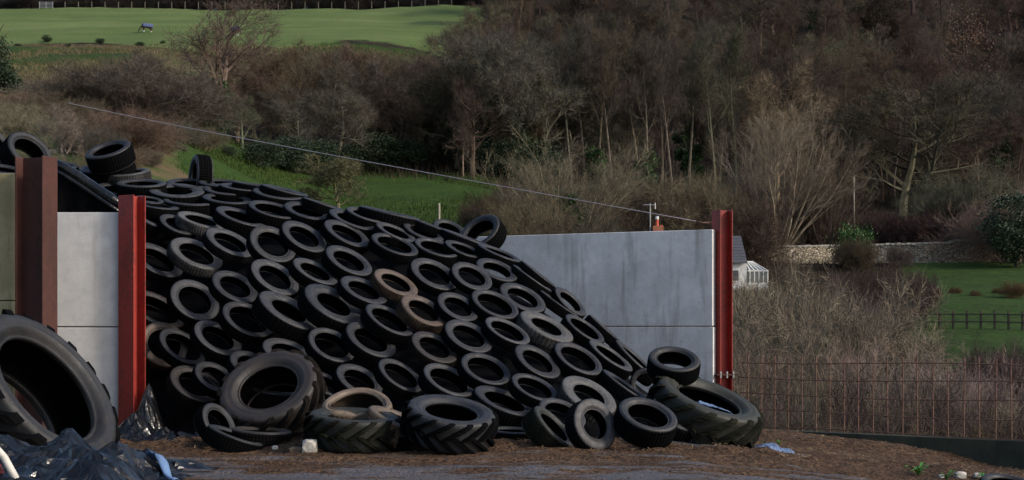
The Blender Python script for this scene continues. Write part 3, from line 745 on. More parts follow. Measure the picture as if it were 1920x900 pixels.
# ------------------------------------------------------------------ sheeted heap under the tyres
pts, vals = [], []
for t in pile:
    b_ = t['c']-t['n']*(t['W']*.5+.03); pts.append((b_.x, b_.y)); vals.append(b_.z-.25)
for x, y, z in [(-8, 17.6, 2.2), (-8, 20, 3.1), (-6.3, 18, 2.7), (-6.4, 20, 3.1), (-5.4, 18, 2.45), (-5.3, 21.3, 3.0), (-8, 23, 3.2), (-5, 24, 2.9), (-3, 23.5, 2.8), (-1.5, 23.5, 2.5), (0, 23.5, 2.0), (-8, 27, 2.5), (-4, 27, 2.4), (0, 27, 1.6), (2, 24, .8), (1.8, 20.5, .1),
                (-3.5, 15.4, -.15), (-2, 14.9, -.15), (-.5, 14.6, -.15), (1, 14.5, -.15), (2.2, 15.2, -.25), (2.6, 17, -.35), (-4.6, 16.6, -.1), (2.9, 18.5, -.4)]:
    pts.append((x, y)); vals.append(z)
hz = tps_fit(pts, vals, .02, 3.0)
hx_ = np.linspace(-8.4, 2.75, 120); hy_ = np.linspace(14.55, 27, 130)
HX, HY_ = np.meshgrid(hx_, hy_); q = np.stack([HX.ravel(), HY_.ravel()], 1)
Z = hz(q)
keepout = np.array([(y < 17.05 and x < -4.25) for x, y in q])
Z = Z-.03+np.array([mnoise.fractal(Vector((x*3, y*3, 5)), 1, 2, 3)*.02 for x, y in q])
gl = np.array([yz(x, y) for x, y in q]); Z = np.where(keepout, gl-.35, np.maximum(Z, gl-.3)); Z = np.minimum(Z, 3.25)
fr = [(j*120+i, j*120+i+1, (j+1)*120+i+1, (j+1)*120+i) for j in range(129) for i in range(119)]
heap = tag(mesh_obj('silage_sheet', np.stack([q[:, 0], q[:, 1], Z], 1).tolist(), fr, MAT['plastic_pile'], smooth=True), 'black plastic sheet covering the silage heap under all the tyres', 'sheet')

# black side sheet rising behind the pale panels, with a rolled edge
m = MB(); dS = 17.15
top = [P(96, 306, dS), P(120, 318, dS), P(150, 337, dS), P(180, 357, dS), P(205, 374, dS), P(238, 398, dS)]
N_ = 24; vv = []
for i in range(N_+1):
    t = i/N_*5; k = min(4, int(t)); p = top[k].lerp(top[k+1], t-k)
    for j in range(10):
        zz = p.z+(CZ+.9-p.z)*j/9
        vv.append((p.x, p.y+.03*math.sin(i*.9+j*.7)+.05*j/9+.02*mnoise.noise(Vector((i*.5, j*.5, 0))), zz))
m.add(vv, [(i*10+j, i*10+j+1, (i+1)*10+j+1, (i+1)*10+j) for i in range(N_) for j in range(9)])
ss = tag(m.build('side_sheet', MAT['plastic_pile'], None, True), 'dark sheet sloping down behind the pale panels to the red post', 'sheet')
so_ = ss.modifiers.new('t', 'SOLIDIFY'); so_.thickness = .01
m = MB(); m.tube([p+Vector((0, -.02, .03)) for p in top], [.05, .055, .06, .055, .06, .05], 10); m.build('rolled_edge', MAT['plastic'], ss, True)
m = MB(); m.tube([p+Vector((0, -.05, -.06)) for p in top], [.025, .03, .03, .028, .03, .025], 8); m.build('rolled_edge', MAT['plastic'], ss, True)

# crumpled sheets
def facet_noise(x, y, seed):
    """piecewise flat noise: random heights on a triangle lattice joined by straight facets"""
    k = (x+y)*.366025; i, j = math.floor(x+k), math.floor(y+k)
    fx_, fy_ = x+k-i, y+k-j
    def hsh(a, b): return mnoise.cell(Vector((a+.5, b+.5, seed+.5)))
    if fx_ > fy_: return hsh(i, j)*(1-fx_)+hsh(i+1, j)*(fx_-fy_)+hsh(i+1, j+1)*fy_
    return hsh(i, j)*(1-fy_)+hsh(i, j+1)*(fy_-fx_)+hsh(i+1, j+1)*fx_
def fold_h(x, y, seed, fs):
    v = Vector((x*fs, y*fs, seed))
    wx = mnoise.noise(v*.4)*.4; wy = mnoise.noise(v*.4+Vector((31, 7, 2)))*.4
    h = 0
    for k, (ang, fu, fv, am) in enumerate(((.35, .45, 1.15, 1.0), (1.2, .8, 2.0, .6), (-.45, 1.6, 4.2, .36), (.6, 3.2, 8, .14), (-.1, 7, 14, .04))):
        c, s_ = math.cos(ang), math.sin(ang)
        p = (x*c+y*s_)*fs+wx; q = (-x*s_+y*c)*fs+wy
        h += am*(facet_noise(p*fu, q*fv, seed+k*9.0)-.35)
    return h
def crumple(name, x0, x1, y0, y1, nxx, nyy, hfun, mat, label, seed=0, fold=.1, fs=2.2, base=yz, ragged=.12):
    vv = []; hs = []
    for j in range(nyy):
        for i in range(nxx):
            u, v = i/(nxx-1), j/(nyy-1)
            x = x0+(x1-x0)*u; y = y0+(y1-y0)*v
            h = hfun(u, v, x, y); e = min(u, 1-u, v, 1-v)
            hh = h+fold*fold_h(x, y, seed, fs)*min(1, .25+h*4)
            n = Vector((x*fs, y*fs, seed))
            vv.append((x+.09*mnoise.noise(n*.8)/max(1, fs*.4), y+.09*mnoise.noise(n*.8+Vector((9, 0, 0)))/max(1, fs*.4)+rng.uniform(-.4, .4)*(y1-y0)/nyy, base(x, y)+max(hh, .006)*min(1, e*7+.1)))
            hs.append(mnoise.fractal(Vector((x*fs*.9, y*fs*.9, seed+40)), 1, 2, 4)*ragged*2-min(1, e/ragged)+.55 if ragged else -1)
    ff = [q for q in ((j*nxx+i, j*nxx+i+1, (j+1)*nxx+i+1, (j+1)*nxx+i) for j in range(nyy-1) for i in range(nxx-1)) if hs[q[0]] < 0]
    tri = []
    for q in ff:
        tri += [(q[0], q[1], q[2]), (q[0], q[2], q[3])] if rng.random() < .5 else [(q[0], q[1], q[3]), (q[1], q[2], q[3])]
    o = mesh_obj(name, vv, tri, mat, None, False)
    sd_ = o.modifiers.new('t', 'SOLIDIFY'); sd_.thickness = .006
    return tag(o, label, 'plastic sheet')
def hA(u, v, x, y):
    return .34*math.exp(-((x+3.25)/.62)**2-((y-11.35)/.65)**2)+.30*math.exp(-((x+4.2)/.6)**2-((y-11.2)/.6)**2)+.12*math.exp(-((x+3.0)/.9)**2-((y-10.4)/.5)**2)
crumple('plastic_sheet', -5.0, -2.35, 9.6, 12.35, 62, 62, hA, MAT['plastic'], 'big crumpled heap of shiny black plastic in the bottom left corner', 3, .17, 2.0)
def hB(u, v, x, y):
    return .16*math.exp(-((x+3.65)/.45)**2-((y-15.7)/.4)**2)+.62*math.exp(-((x+4.15)/.16)**2-((y-16.35)/.25)**2)+.25*math.exp(-((x+4.2)/.3)**2-((y-16.0)/.35)**2)
crumple('plastic_sheet', -4.75, -3.05, 15.1, 16.75, 46, 44, hB, MAT['plastic'], 'crumpled black plastic bunched at the foot of the dark red post', 8, .15, 3.0)
def hC(u, v, x, y): return .03
crumple('plastic_sheet', -1.1, 2.9, 14.35, 15.5, 150, 40, hC, MAT['plastic_edge'], 'thin grey sheet edge showing on the mud below the tyres', 12, .03, 3.0)
def hD(u, v, x, y): return .09*math.exp(-((u-.5)/.4)**2-((v-.5)/.4)**2)
crumple('plastic_sheet', 2.62, 3.22, 15.55, 16.35, 50, 50, hD, MAT['plastic_blue'], 'small pale blue plastic scrap right of the greenish tractor tyre', 21, .08, 5.0)
m = MB(); st_ = [P(205, 822, 11.75), P(235, 824, 11.6), P(262, 834, 11.45), P(285, 853, 11.25), P(306, 874, 11.1), P(332, 908, 10.85)]; vv = []
for i in range(31):
    t = i/30*5; k = min(4, int(t)); p = st_[k].lerp(st_[k+1], t-k); w_ = .02+.03*math.sin(math.pi*i/30)+.008*mnoise.noise(Vector((i*.7, 0, 0)))
    for j, q in enumerate((-1, -.3, .4, 1)):
        X_, Y_ = p.x+q*w_*.55, p.y-.03+q*w_; h_ = hA(0, 0, X_, Y_); zs_ = yz(X_, Y_)+max(.01, h_+.17*fold_h(X_, Y_, 3, 2.0)*min(1, .25+h_*4))
        vv.append((X_, Y_, zs_+.035+.006*mnoise.noise(Vector((i*.5, j*2.0, 3)))-.015*abs(q)))
m.add(vv, [(i*4+j, i*4+j+1, i*4+j+5, i*4+j+4) for i in range(30) for j in range(3)])
bs = tag(m.build('plastic_strip', MAT['plastic_strip'], None, True), 'bright blue plastic strip along the right edge of the black heap', 'plastic strip')
sd2 = bs.modifiers.new('t', 'SOLIDIFY'); sd2.thickness = .005
tp = P(1338, 745, 16.0)
crumple('plastic_sheet', tp.x-.2, tp.x+.22, 15.85, 16.2, 30, 24, lambda u, v, x, y: .04, MAT['plastic_blue'], 'bright blue plastic scrap inside the greenish tractor tyre', 41, .05, 7.0, base=lambda x, y: tp.z-.13-(x-tp.x)*.3)

# pipes in the bottom left corner
m = MB(); m.tube([P(-30, 815, 10.2), P(8, 858, 10.2), P(34, 905, 10.2), P(50, 935, 10.2)], .028, 10); tag(m.build('pipe', MAT['pipe_white'], None, True), 'dirty white pipe poking up in the bottom left corner', 'pipe')
m = MB(); m.tube([P(-30, 840, 10.25), P(-2, 880, 10.25), P(14, 925, 10.25)], .03, 10); tag(m.build('pipe', MAT['red'], None, True), 'dark red pipe beside the white one in the bottom left corner', 'pipe')

# ------------------------------------------------------------------ stones, clods, straw, weeds
def rock(name, loc, s, mat, label, seed, sub=2, cut=None, cat='stone', group=None):
    bm = bmesh.new(); bmesh.ops.create_icosphere(bm, subdivisions=sub, radius=1)
    for v in bm.verts:
        k = 1+.28*mnoise.noise(v.co*1.4+Vector((seed*3.3, 0, 0)))+.1*mnoise.noise(v.co*4+Vector((seed, 1, 0)))
        v.co *= k
        for ax in range(3): v.co[ax] = max(-.72, min(.72, v.co[ax]))
        v.co = Vector((v.co.x*s[0], v.co.y*s[1], v.co.z*s[2]))
    me = bpy.data.meshes.new(name); bm.to_mesh(me); bm.free(); me.materials.append(mat)
    o = link_mesh(name, me); o.location = loc; return tag(o, label, cat, group)
def gpt(px, d): x = (px-960)/F*d; return Vector((x, d, yz(x, d)+mud(x, d)))
q = gpt(582, 13.5); rock('stone', q+Vector((0, 0, .06)), (.1, .1, .1), MAT['stone_white'], 'white broken block on the mud under the greenish tractor tyre', 2)
q = gpt(558, 13.55); rock('stone', q+Vector((0, 0, .035)), (.11, .09, .06), MAT['stone_shade'], 'brown stone standing in for the shaded left face of the white block', 5)  # added stone, its colour stands for the block's shaded side
q = gpt(516, 13.8); rock('stone', q+Vector((0, 0, .01)), (.04, .04, .03), MAT['stone_white'], 'small pale pebble left of the white broken block', 9)
for i, (px, d, s_) in enumerate([(1800, 13.75, .07), (1833, 13.9, .05), (1765, 13.6, .035)]):
    q = gpt(px, d); rock('stone', q+Vector((0, 0, .03)), (s_, s_, s_*.7), MAT['stone_white'], ['largest white stone beside the weeds at bottom right', 'white stone nearest the cut-off black tyre at bottom right', 'smallest white stone, between the two weed plants'][i], 20+i)
q = Vector((P(690, 0, 14.4).x, 0, 0))
# clods: uncountable crumbs of mud along the foot of the pile
def clods():
    m = MB(); r = random.Random(3)
    for k in range(4500):
        x = r.uniform(-3.4, 6.2); y = 14.25+.12*math.sin(x*2.1)+r.gauss(0, .33)
        if x > 3: y += (x-3)*r.uniform(.3, 1.3)
        if r.random() < .25: y = r.uniform(11, 14.2)
        if right_of_wall(x, y+.25): continue
        s_ = r.uniform(.006, .026)*(1.6 if r.random() < .08 else 1)
        s_ *= .6; c = Vector((x, y, yz(x, y)+mud(x, y)+s_*.1))
        a = [c+Vector((r.uniform(-1, 1), r.uniform(-1, 1), r.uniform(-.6, .8))).normalized()*s_*r.uniform(.7, 1.3) for _ in range(5)]
        top_ = c+Vector((r.uniform(-.6, .6)*s_, r.uniform(-.6, .6)*s_, s_*r.uniform(.3, .8))); rr = [c+Vector((math.cos(t)*s_*r.uniform(.7, 1.4), math.sin(t)*s_*r.uniform(.7, 1.4), -s_*.4)) for t in (0, 1.25, 2.5, 3.77, 5)]
        m.add([top_]+rr, [(0, i+1, (i+1) % 5+1) for i in range(5)])
    return m
kind(clods().build('mud_clods', M_plain('mud_crumbs', (.06, .034, .021), .9, .2, .45, 6)), 'stuff')
def straw():
    m = MB(); r = random.Random(5)
    for k in range(2200):
        if r.random() < .55:
            x = r.uniform(2.2, 6.4); y = r.uniform(14.8, 19)
        else:
            x = r.uniform(-3.6, 3); y = 14.2+r.gauss(0, .3)
        if right_of_wall(x, y+.2): continue
        z = yz(x, y)+mud(x, y)+.008; L = r.uniform(.02, .075); a = r.uniform(0, 6.28); w_ = .0035
        dx, dy = math.cos(a)*L, math.sin(a)*L
        m.add([(x-dx-dy*w_/L, y-dy+dx*w_/L, z), (x-dx+dy*w_/L, y-dy-dx*w_/L, z), (x+dx, y+dy, z+r.uniform(0, .02))], [(0, 1, 2)])
    return m
kind(straw().build('straw', MAT['straw']), 'stuff')

def weed(px, d, n, s_, label, seed):
    r = random.Random(seed); b = gpt(px, d); root = empty('weed_plant', b); tag(root, label, 'plant')
    for k in range(n):
        a = r.uniform(0, 6.28); L = s_*r.uniform(.6, 1.2); up = r.uniform(.5, 1.1); m = MB(); w_ = L*.28
        dx, dy = math.cos(a), math.sin(a)
        pt = [(0, 0, 0), (.3, 0, .5), (.7, 0, .85), (1.05, 0, .75)]; ws = [.1, .8, 1, .05]
        v = []
        for (t, _, h), ww in zip(pt, ws):
            for sg in (-1, 0, 1): v.append((dx*t*L-dy*w_*ww*sg*.5, dy*t*L+dx*w_*ww*sg*.5, h*L*up+(.06*L if sg else 0)))
        m.add(v, [(i*3+j, i*3+j+1, i*3+j+4, i*3+j+3) for i in range(3) for j in range(2)])
        m.build('leaf', MAT['leaf_weed'], root, True)
weed(1722, 13.7, 12, .13, 'bright green leafy weed left of the white stones at bottom right', 1)
weed(1775, 13.6, 7, .09, 'small green weed between the white stones at bottom right', 2)
weed(1842, 13.8, 6, .08, 'tiny green weed nearest the cut-off tyre at bottom right', 3)
weed(1437, 17.0, 9, .08, 'pale green tuft at the left end of the mesh fence', 4)
weed(1462, 17.6, 7, .07, 'second pale green tuft on top of the low dark wall', 5)

# ------------------------------------------------------------------ wire
m = MB(); a = P(1330, 419, 20.0); b = P(128, 193, 74)
pts = []
for i in range(41):
    t = i/40; p = a.lerp(b, t); pts.append(p)
# straight in the picture: keep the real chord, slight sag
pts = [p-Vector((0, 0, .08*4*(i/40)*(1-i/40))) for i, p in enumerate(pts)]
m.tube(pts, [.006+.014*i/40 for i in range(41)], 5); tag(m.build('wire', MAT['rope'], None, True), 'long thin pale wire slanting up from the bright red post', 'wire')
m = MB(); m.tube([P(1305, 415, 20.0), P(1318, 418, 19.96), P(1334, 417, 19.98)], .012, 6); m.build('twisted_end', MAT['rebar'], bpy.data.objects['wire'], True)

# ------------------------------------------------------------------ trees
def bez(v): return v
def grow(seed, spec):
    """spec: dict trunk(h,r,n), levels; returns trunk MB, crown MB"""
    r = random.Random(seed); trunk, crown = MB(), MB()
    def nrm(v): return v.normalized() if v.length > 1e-6 else Vector((0, 0, 1))
    def rv(): return Vector((r.gauss(0, 1), r.gauss(0, 1), r.gauss(0, 1)))
    lv = spec['levels']
    def twig(p, dr, L, wd):
        s = nrm(dr.cross(rv()))*wd/2
        mid = p+dr*L*.5+rv()*L*.07; tip = p+nrm(dr+rv()*.3+Vector((0, 0, .15)))*L
        crown.add([p-s, p+s, mid+s*.7, mid-s*.7, tip], [(0, 1, 2, 3), (3, 2, 4)])
    def branch(p, dr, L, rad, k):
        q = lv[k]; ns = q.get('seg', 3); pts = [p.copy()]; dirs = [dr.copy()]; rads = [rad]
        for i in range(ns):
            dr = nrm(dr+rv()*q.get('wob', .15)+Vector((0, 0, q.get('up', .05))))
            p = p+dr*(L/ns); pts.append(p.copy()); dirs.append(dr.copy()); rads.append(rad*(1-(i+1)/ns*q.get('taper', .75)))
        (trunk if k == 0 else crown).tube(pts, rads, q.get('sides', 3), False)
        n = q['n']; n = max(1, int(round(n*r.uniform(.8, 1.2))))
        for j in range(n):
            t = q['t0']+(1-q['t0'])*((j+r.random())/n); t = min(t, .999); i = int(t*ns); f_ = t*ns-i
            c = pts[i].lerp(pts[i+1], f_); d0 = dirs[min(i+1, ns)]
            ax = nrm(d0.cross(rv())); ang = R(q['ang']*r.uniform(.7, 1.3))
            nd = Matrix.Rotation(ang, 3, ax) @ d0
            shape = 1-q.get('fall', .5)*(t-q['t0'])/(1-q['t0']+1e-6)
            if k == len(lv)-1: twig(c, nd, q['len']*r.uniform(.5, 1.2), q['wid'])
            else:
                branch(c, nd, L*q['ratio']*shape*r.uniform(.75, 1.2), max(rads[i]*q['rr'], spec.get('rmin', .012)), k+1)
        if k == len(lv)-1: twig(pts[-1], dr, q['len'], q['wid'])
    for s in range(spec.get('stems', 1)):
        a = r.uniform(0, 6.28); lean = spec.get('lean', .04)*r.uniform(.3, 1.2)
        off = Vector((math.cos(a), math.sin(a), 0))*spec.get('spread', 0)*r.random()
        branch(off, nrm(Vector((math.cos(a)*lean, math.sin(a)*lean, 1))), spec['h']*r.uniform(.8, 1.1) if spec.get('stems', 1) > 1 else spec['h'], spec['r'], 0)
    return trunk, crown
def proto_tree(name, seed, spec):
    t, c = grow(seed, spec)
    def mk(n_, b, mat):
        me = bpy.data.meshes.new(n_); me.from_pydata(b.v, [], b.f); me.materials.append(mat); return me
    H = max(v[2] for v in c.v)
    return mk(name+'_trunk', t, MAT['bark']), mk(name+'_crown', c, MAT['twig']), H
OAK = dict(h=9, r=.32, levels=[dict(n=15, t0=.22, ang=62, ratio=.62, rr=.55, seg=6, wob=.10, up=.05, sides=6, taper=.8, fall=.35), dict(n=8, t0=.25, ang=45, ratio=.5, rr=.6, seg=5, wob=.22, up=.10, fall=.4), dict(n=7, t0=.15, ang=42, ratio=.5, rr=.6, seg=3, wob=.2, up=.08), dict(n=11, t0=.1, ang=42, len=1.0, wid=.02, seg=2, wob=.2, up=.1, rr=.5)])
TALL = dict(h=15, r=.24, levels=[dict(n=18, t0=.35, ang=42, ratio=.30, rr=.45, seg=7, wob=.05, up=.05, sides=6, taper=.85, fall=.3), dict(n=8, t0=.2, ang=38, ratio=.55, rr=.6, seg=4, wob=.16, up=.12), dict(n=6, t0=.1, ang=38, ratio=.5, rr=.6, seg=3, wob=.16, up=.12), dict(n=9, t0=.1, ang=38, len=.95, wid=.018, seg=2, wob=.2, up=.12, rr=.5)])
FAN = dict(rmin=.0075, h=6.5, r=.09, stems=16, lean=.75, spread=.5, levels=[dict(n=9, t0=.3, ang=24, ratio=.42, rr=.5, seg=6, wob=.07, up=.06, sides=4, taper=.8, fall=.3), dict(n=6, t0=.15, ang=26, ratio=.55, rr=.6, seg=3, wob=.1, up=.1), dict(n=10, t0=.1, ang=28, len=.75, wid=.0095, seg=2, wob=.15, up=.12, rr=.5)])
BUSH = dict(rmin=.004, h=2.6, r=.035, stems=50, lean=1.15, spread=.9, levels=[dict(n=9, t0=.35, ang=44, ratio=.42, rr=.55, seg=4, wob=.15, up=-.03, sides=3, taper=.75, fall=.3), dict(n=6, t0=.1, ang=46, ratio=.6, rr=.6, seg=3, wob=.22, up=.06), dict(n=9, t0=.1, ang=42, len=.45, wid=.0085, seg=2, wob=.2, up=.1, rr=.5)])
POLE = dict(TALL, levels=[dict(TALL['levels'][0], t0=.5, n=15)]+TALL['levels'][1:])
TP = {}
for i in range(2): TP['tal_pole%d' % i] = proto_tree('pole', 41+i, POLE)
THORN = dict(OAK, levels=OAK['levels'][:3]+[dict(OAK['levels'][3], wid=.06, n=8)])
TP['oak_thorn'] = proto_tree('thorn', 91, THORN)
TP['oak_open'] = proto_tree('open', 12, dict(OAK, levels=[dict(OAK['levels'][0], t0=.36, ang=48, ratio=.6)]+OAK['levels'][1:3]+[dict(OAK['levels'][3], n=5, len=.9, wid=.022)]))
for i in range(4): TP['oak%d' % i] = proto_tree('oak', 11+i, OAK)
for i in range(3): TP['tall%d' % i] = proto_tree('tall', 31+i, TALL)
for i in range(3): TP['fan%d' % i] = proto_tree('fan', 51+i, FAN)
for i in range(3): TP['bush%d' % i] = proto_tree('bush', 71+i, BUSH)

def leaf_clumps(seed, n, size, shape, leaf=.16):
    """many small leaf faces in clumps through the crown volume; shape(u)->Vector sampler"""
    r = random.Random(seed); m = MB()
    cl = [shape(r) for _ in range(max(12, n//90))]
    for k in range(n):
        c = r.choice(cl); p = c+Vector((r.gauss(0, 1), r.gauss(0, 1), r.gauss(0, .8)))*size
        if p.z < .1: continue
        a = Vector((r.gauss(0, 1), r.gauss(0, 1), r.gauss(0, 1))).normalized(); b = a.orthogonal().normalized(); c2 = a.cross(b); L = leaf*r.uniform(.6, 1.3)
        m.add([p-b*L, p-c2*L*.5, p+b*L, p+c2*L*.5], [(0, 1, 2, 3)])
    return m
def ever_proto(name, seed, H, W_, n=8500, leaf=.115, mat='leaf_dark', cone=False):
    def shape(r):
        while True:
            x, y, z = r.uniform(-1, 1), r.uniform(-1, 1), r.uniform(0, 1)
            lim = (1-z)*1.05 if cone else math.sqrt(max(0, 1-((z-.5)*2)**2))*.95+.05
            if math.hypot(x, y) < lim: return Vector((x*W_/2, y*W_/2, .1*H+z*H*.86))
    m = leaf_clumps(seed, n, .09*W_, shape, leaf)
    me = bpy.data.meshes.new(name); me.from_pydata(m.v, [], m.f); me.materials.append(MAT[mat])
    t = MB(); t.tube([(0, 0, -.3), (.05, 0, H*.3), (-.04, .03, H*.6), (0, 0, H*.85)], [.03*H*.6, .02*H*.7, .012*H*.7, .01], 6)
    r = random.Random(seed+5)
    for k in range(9):
        z = H*r.uniform(.2, .7); a = r.uniform(0, 6.28); t.tube([(0, 0, z), (math.cos(a)*W_*.2, math.sin(a)*W_*.2, z+.05*H), (math.cos(a)*W_*.38, math.sin(a)*W_*.38, z+.13*H)], [.006*H, .004*H, .002*H], 4)
    mt = bpy.data.meshes.new(name+'_trunk'); mt.from_pydata(t.v, [], t.f); mt.materials.append(MAT['bark'])
    return mt, me, H
TP['holly0'] = ever_proto('holly', 3, 6, 5); TP['holly1'] = ever_proto('holly', 4, 7, 4.2)
TP['conifer'] = ever_proto('conifer', 5, 10, 5, 6000, .17, 'leaf_dark', True)
TP['laurel'] = ever_proto('laurel', 6, 2.2, 4, 3000, .11, 'leaf_laurel')
TP['beech'] = ever_proto('beech', 8, 9, 6, 5200, .085, 'leaf_brown')
IVY = ever_proto('ivy', 9, 4, 1.6, 2600, .11, 'leaf_ivy')

def tree(kind_, px, d, top=None, h=None, color=(0.086, 0.072, 0.061), label='', cat='tree', group=None, name=None, wide=1.0, dz=0, ivy=0, tk=1.3):
    x = (px-960)/F*d; z = (tz(x, d) if d > 22 else -1.6)+dz
    if h is None: h = CZ+(HY-top)/F*d-z
    mt, mc, H = TP[kind_]; s = h/H*(1.1 if kind_[:3] == 'bus' else 1)
    nm = name or {'bus': 'shrub', 'fan': 'shrub', 'lau': 'laurel_bush', 'hol': 'holly_tree', 'con': 'conifer_tree', 'bee': 'beech_tree'}.get(kind_[:3], 'bare_tree')
    o = empty(nm, (x, d, z-.15), rng.uniform(0, 6.28)); o.scale = (s*wide, s*wide, s); tag(o, label, cat, group)
    a = link_mesh('trunk', mt, o); b = link_mesh('crown', mc, o)
    col = [c*rng.uniform(.9, 1.1) for c in color]
    a.color = (col[0]*tk, col[1]*tk, col[2]*tk*.96, 1); b.color = (*col, 1)
    if ivy:
        c = link_mesh('ivy', IVY[1], o); c.scale = (ivy/s/wide, ivy/s/wide, ivy*1.1/s); c.location = (0, 0, 0)
    return o

GREY = (.108, .1, .086); BROWN = (.075, .061, .05); REDB = (.086, .064, .057); PALE = (.178, .156, .128); PURP = (.066, .047, .048); DARK = (.04, .036, .031)
CREAM = (.225, .2, .168)
TAN = (.13, .108, .088); OLIVE = (.105, .098, .076)
# notable single trees
tree('oak_open', 415, 146, top=-50, color=(0.108, 0.097, 0.079), label='tall bare tree standing against the upper green field', wide=1.35, ivy=1.6)
tree('oak3', 122, 75, top=176, color=PALE, label='pale small bare tree where the long thin wire ends on the slope')
tree('oak_thorn', 637, 104, top=277, color=(.125, .11, .078), label='small mushroom-shaped bare tree alone in the lower meadow', wide=1.5)
tree('fan0', 1060, 99, top=228, color=(.21, .17, .145), label='fan-shaped reddish bare tree with ivy at its base above the concrete wall', ivy=1.5, wide=1.25)
tree('fan1', 1455, 141, top=165, color=CREAM, label='tall pale many-stemmed bare tree right of centre below the wood', wide=.9, ivy=1.2)
tree('oak2', 1455, 165, top=92, color=PALE, label='pale-crowned tree rising behind the many-stemmed tree')
tree('oak3', 1690, 168, top=108, color=(.088, .076, .062), label='big round reddish-brown tree in the wood on the right', wide=1.5)
tree('fan2', 1545, 142, top=250, color=(0.108, 0.090, 0.072), label='bare grey shrub between the pale tree and the thin pole', wide=.8)
tree('holly1', 1905, 128, top=352, color=DARK, label='dark evergreen bush cut by the right edge above the stone wall', cat='bush', wide=1.3)
tree('bush0', 1912, 136, top=330, color=PALE, label='pale twiggy bush above the dark evergreen at the right edge', cat='bush')
tree('laurel', 1598, 131, top=424, color=DARK, label='bright green laurel bush at the foot of the thin pole', cat='bush', wide=.6)
tree('conifer', -12, 150, top=5, color=DARK, label='dark conifer cut by the left edge below the field')
tree('oak2', 540, 150, top=66, color=(0.115, 0.083, 0.061), label='brown bare tree with a spreading crown left of centre', wide=1.1, ivy=1.3)
tree('oak1', 640, 158, top=66, color=(0.108, 0.079, 0.061), label='brown bare tree right of the spreading crown')
tree('tall1', 490, 158, top=85, color=(0.108, 0.086, 0.068), label='slim bare tree left of the spreading brown tree')
tree('holly0', 405, 128, top=172, color=DARK, label='dark green ivy-grown holly below the tall field tree', wide=.7)
tree('bush1', 235, 118, top=100, color=(.115, .1, .08), label='large grey hazel thicket on the slope left of the tall field tree', cat='bush', wide=1.5)
tree('bush2', 310, 122, top=105, color=(0.090, 0.076, 0.065), label='grey hazel thicket right below the tall field tree', cat='bush', wide=1.3)
tree('beech', 1805, 235, top=2, color=DARK, label='orange-brown beech still in leaf at the upper right', wide=.8)
tree('beech', 1620, 230, top=70, color=DARK, label='rusty-leaved beech behind the big round tree', wide=.8)
tree('holly1', 930, 150, top=175, color=DARK, label='dark holly in the shadow at the left side of the wood')
tree('tall0', 868, 146, top=190, color=PALE, label='pale twisted tree at the front edge of the wood', h=None)
# shrubs in the hollow right of the red post
ORD = ['first', 'second', 'third', 'fourth', 'fifth', 'sixth', 'seventh', 'eighth', 'ninth', 'tenth', 'eleventh', 'twelfth', 'thirteenth', 'fourteenth', 'fifteenth', 'sixteenth', 'seventeenth', 'eighteenth', 'nineteenth', 'twentieth', 'twenty-first', 'twenty-second', 'twenty-third', 'twenty-fourth', 'twenty-fifth', 'twenty-sixth', 'twenty-seventh', 'twenty-eighth', 'twenty-ninth', 'thirtieth']
def cname(c): return {PALE: 'pale', GREY: 'grey', BROWN: 'brown', REDB: 'reddish', PURP: 'dark purplish', DARK: 'very dark', TAN: 'tan', CREAM: 'cream', OLIVE: 'olive grey'}[c]
def planted(lst, where, group, cat='bush', wide=1.25, noun=None):
    """lst: kind, px, d, top, colour(, wide); each labelled by look and by its count along the place"""
    fam = lambda k: noun or {'fan': 'fan-shaped shrub', 'bus': 'twiggy bush', 'oak': 'spreading small tree', 'tal': 'slim tree', 'hol': 'evergreen bush'}[k[:3]]
    cnt = {}
    for it in sorted(lst, key=lambda t: t[1]):
        key = (cname(it[4]), fam(it[0])); cnt[key] = cnt.get(key, 0)+1
        tot = sum(1 for q in lst if (cname(q[4]), fam(q[0])) == key)
        lab = f"{key[0]} bare {key[1]} {where}" if it[0][:3] != 'hol' else f"{key[1]} {where}"
        if tot > 1: lab = f"{lab}, {ORD[cnt[key]-1]} from left"
        tree(it[0], it[1], it[2], top=it[3], color=it[4], label=lab, cat='tree' if it[0][:3] in ('oak', 'tal') else cat, group=group, wide=it[5] if len(it) > 5 else wide)
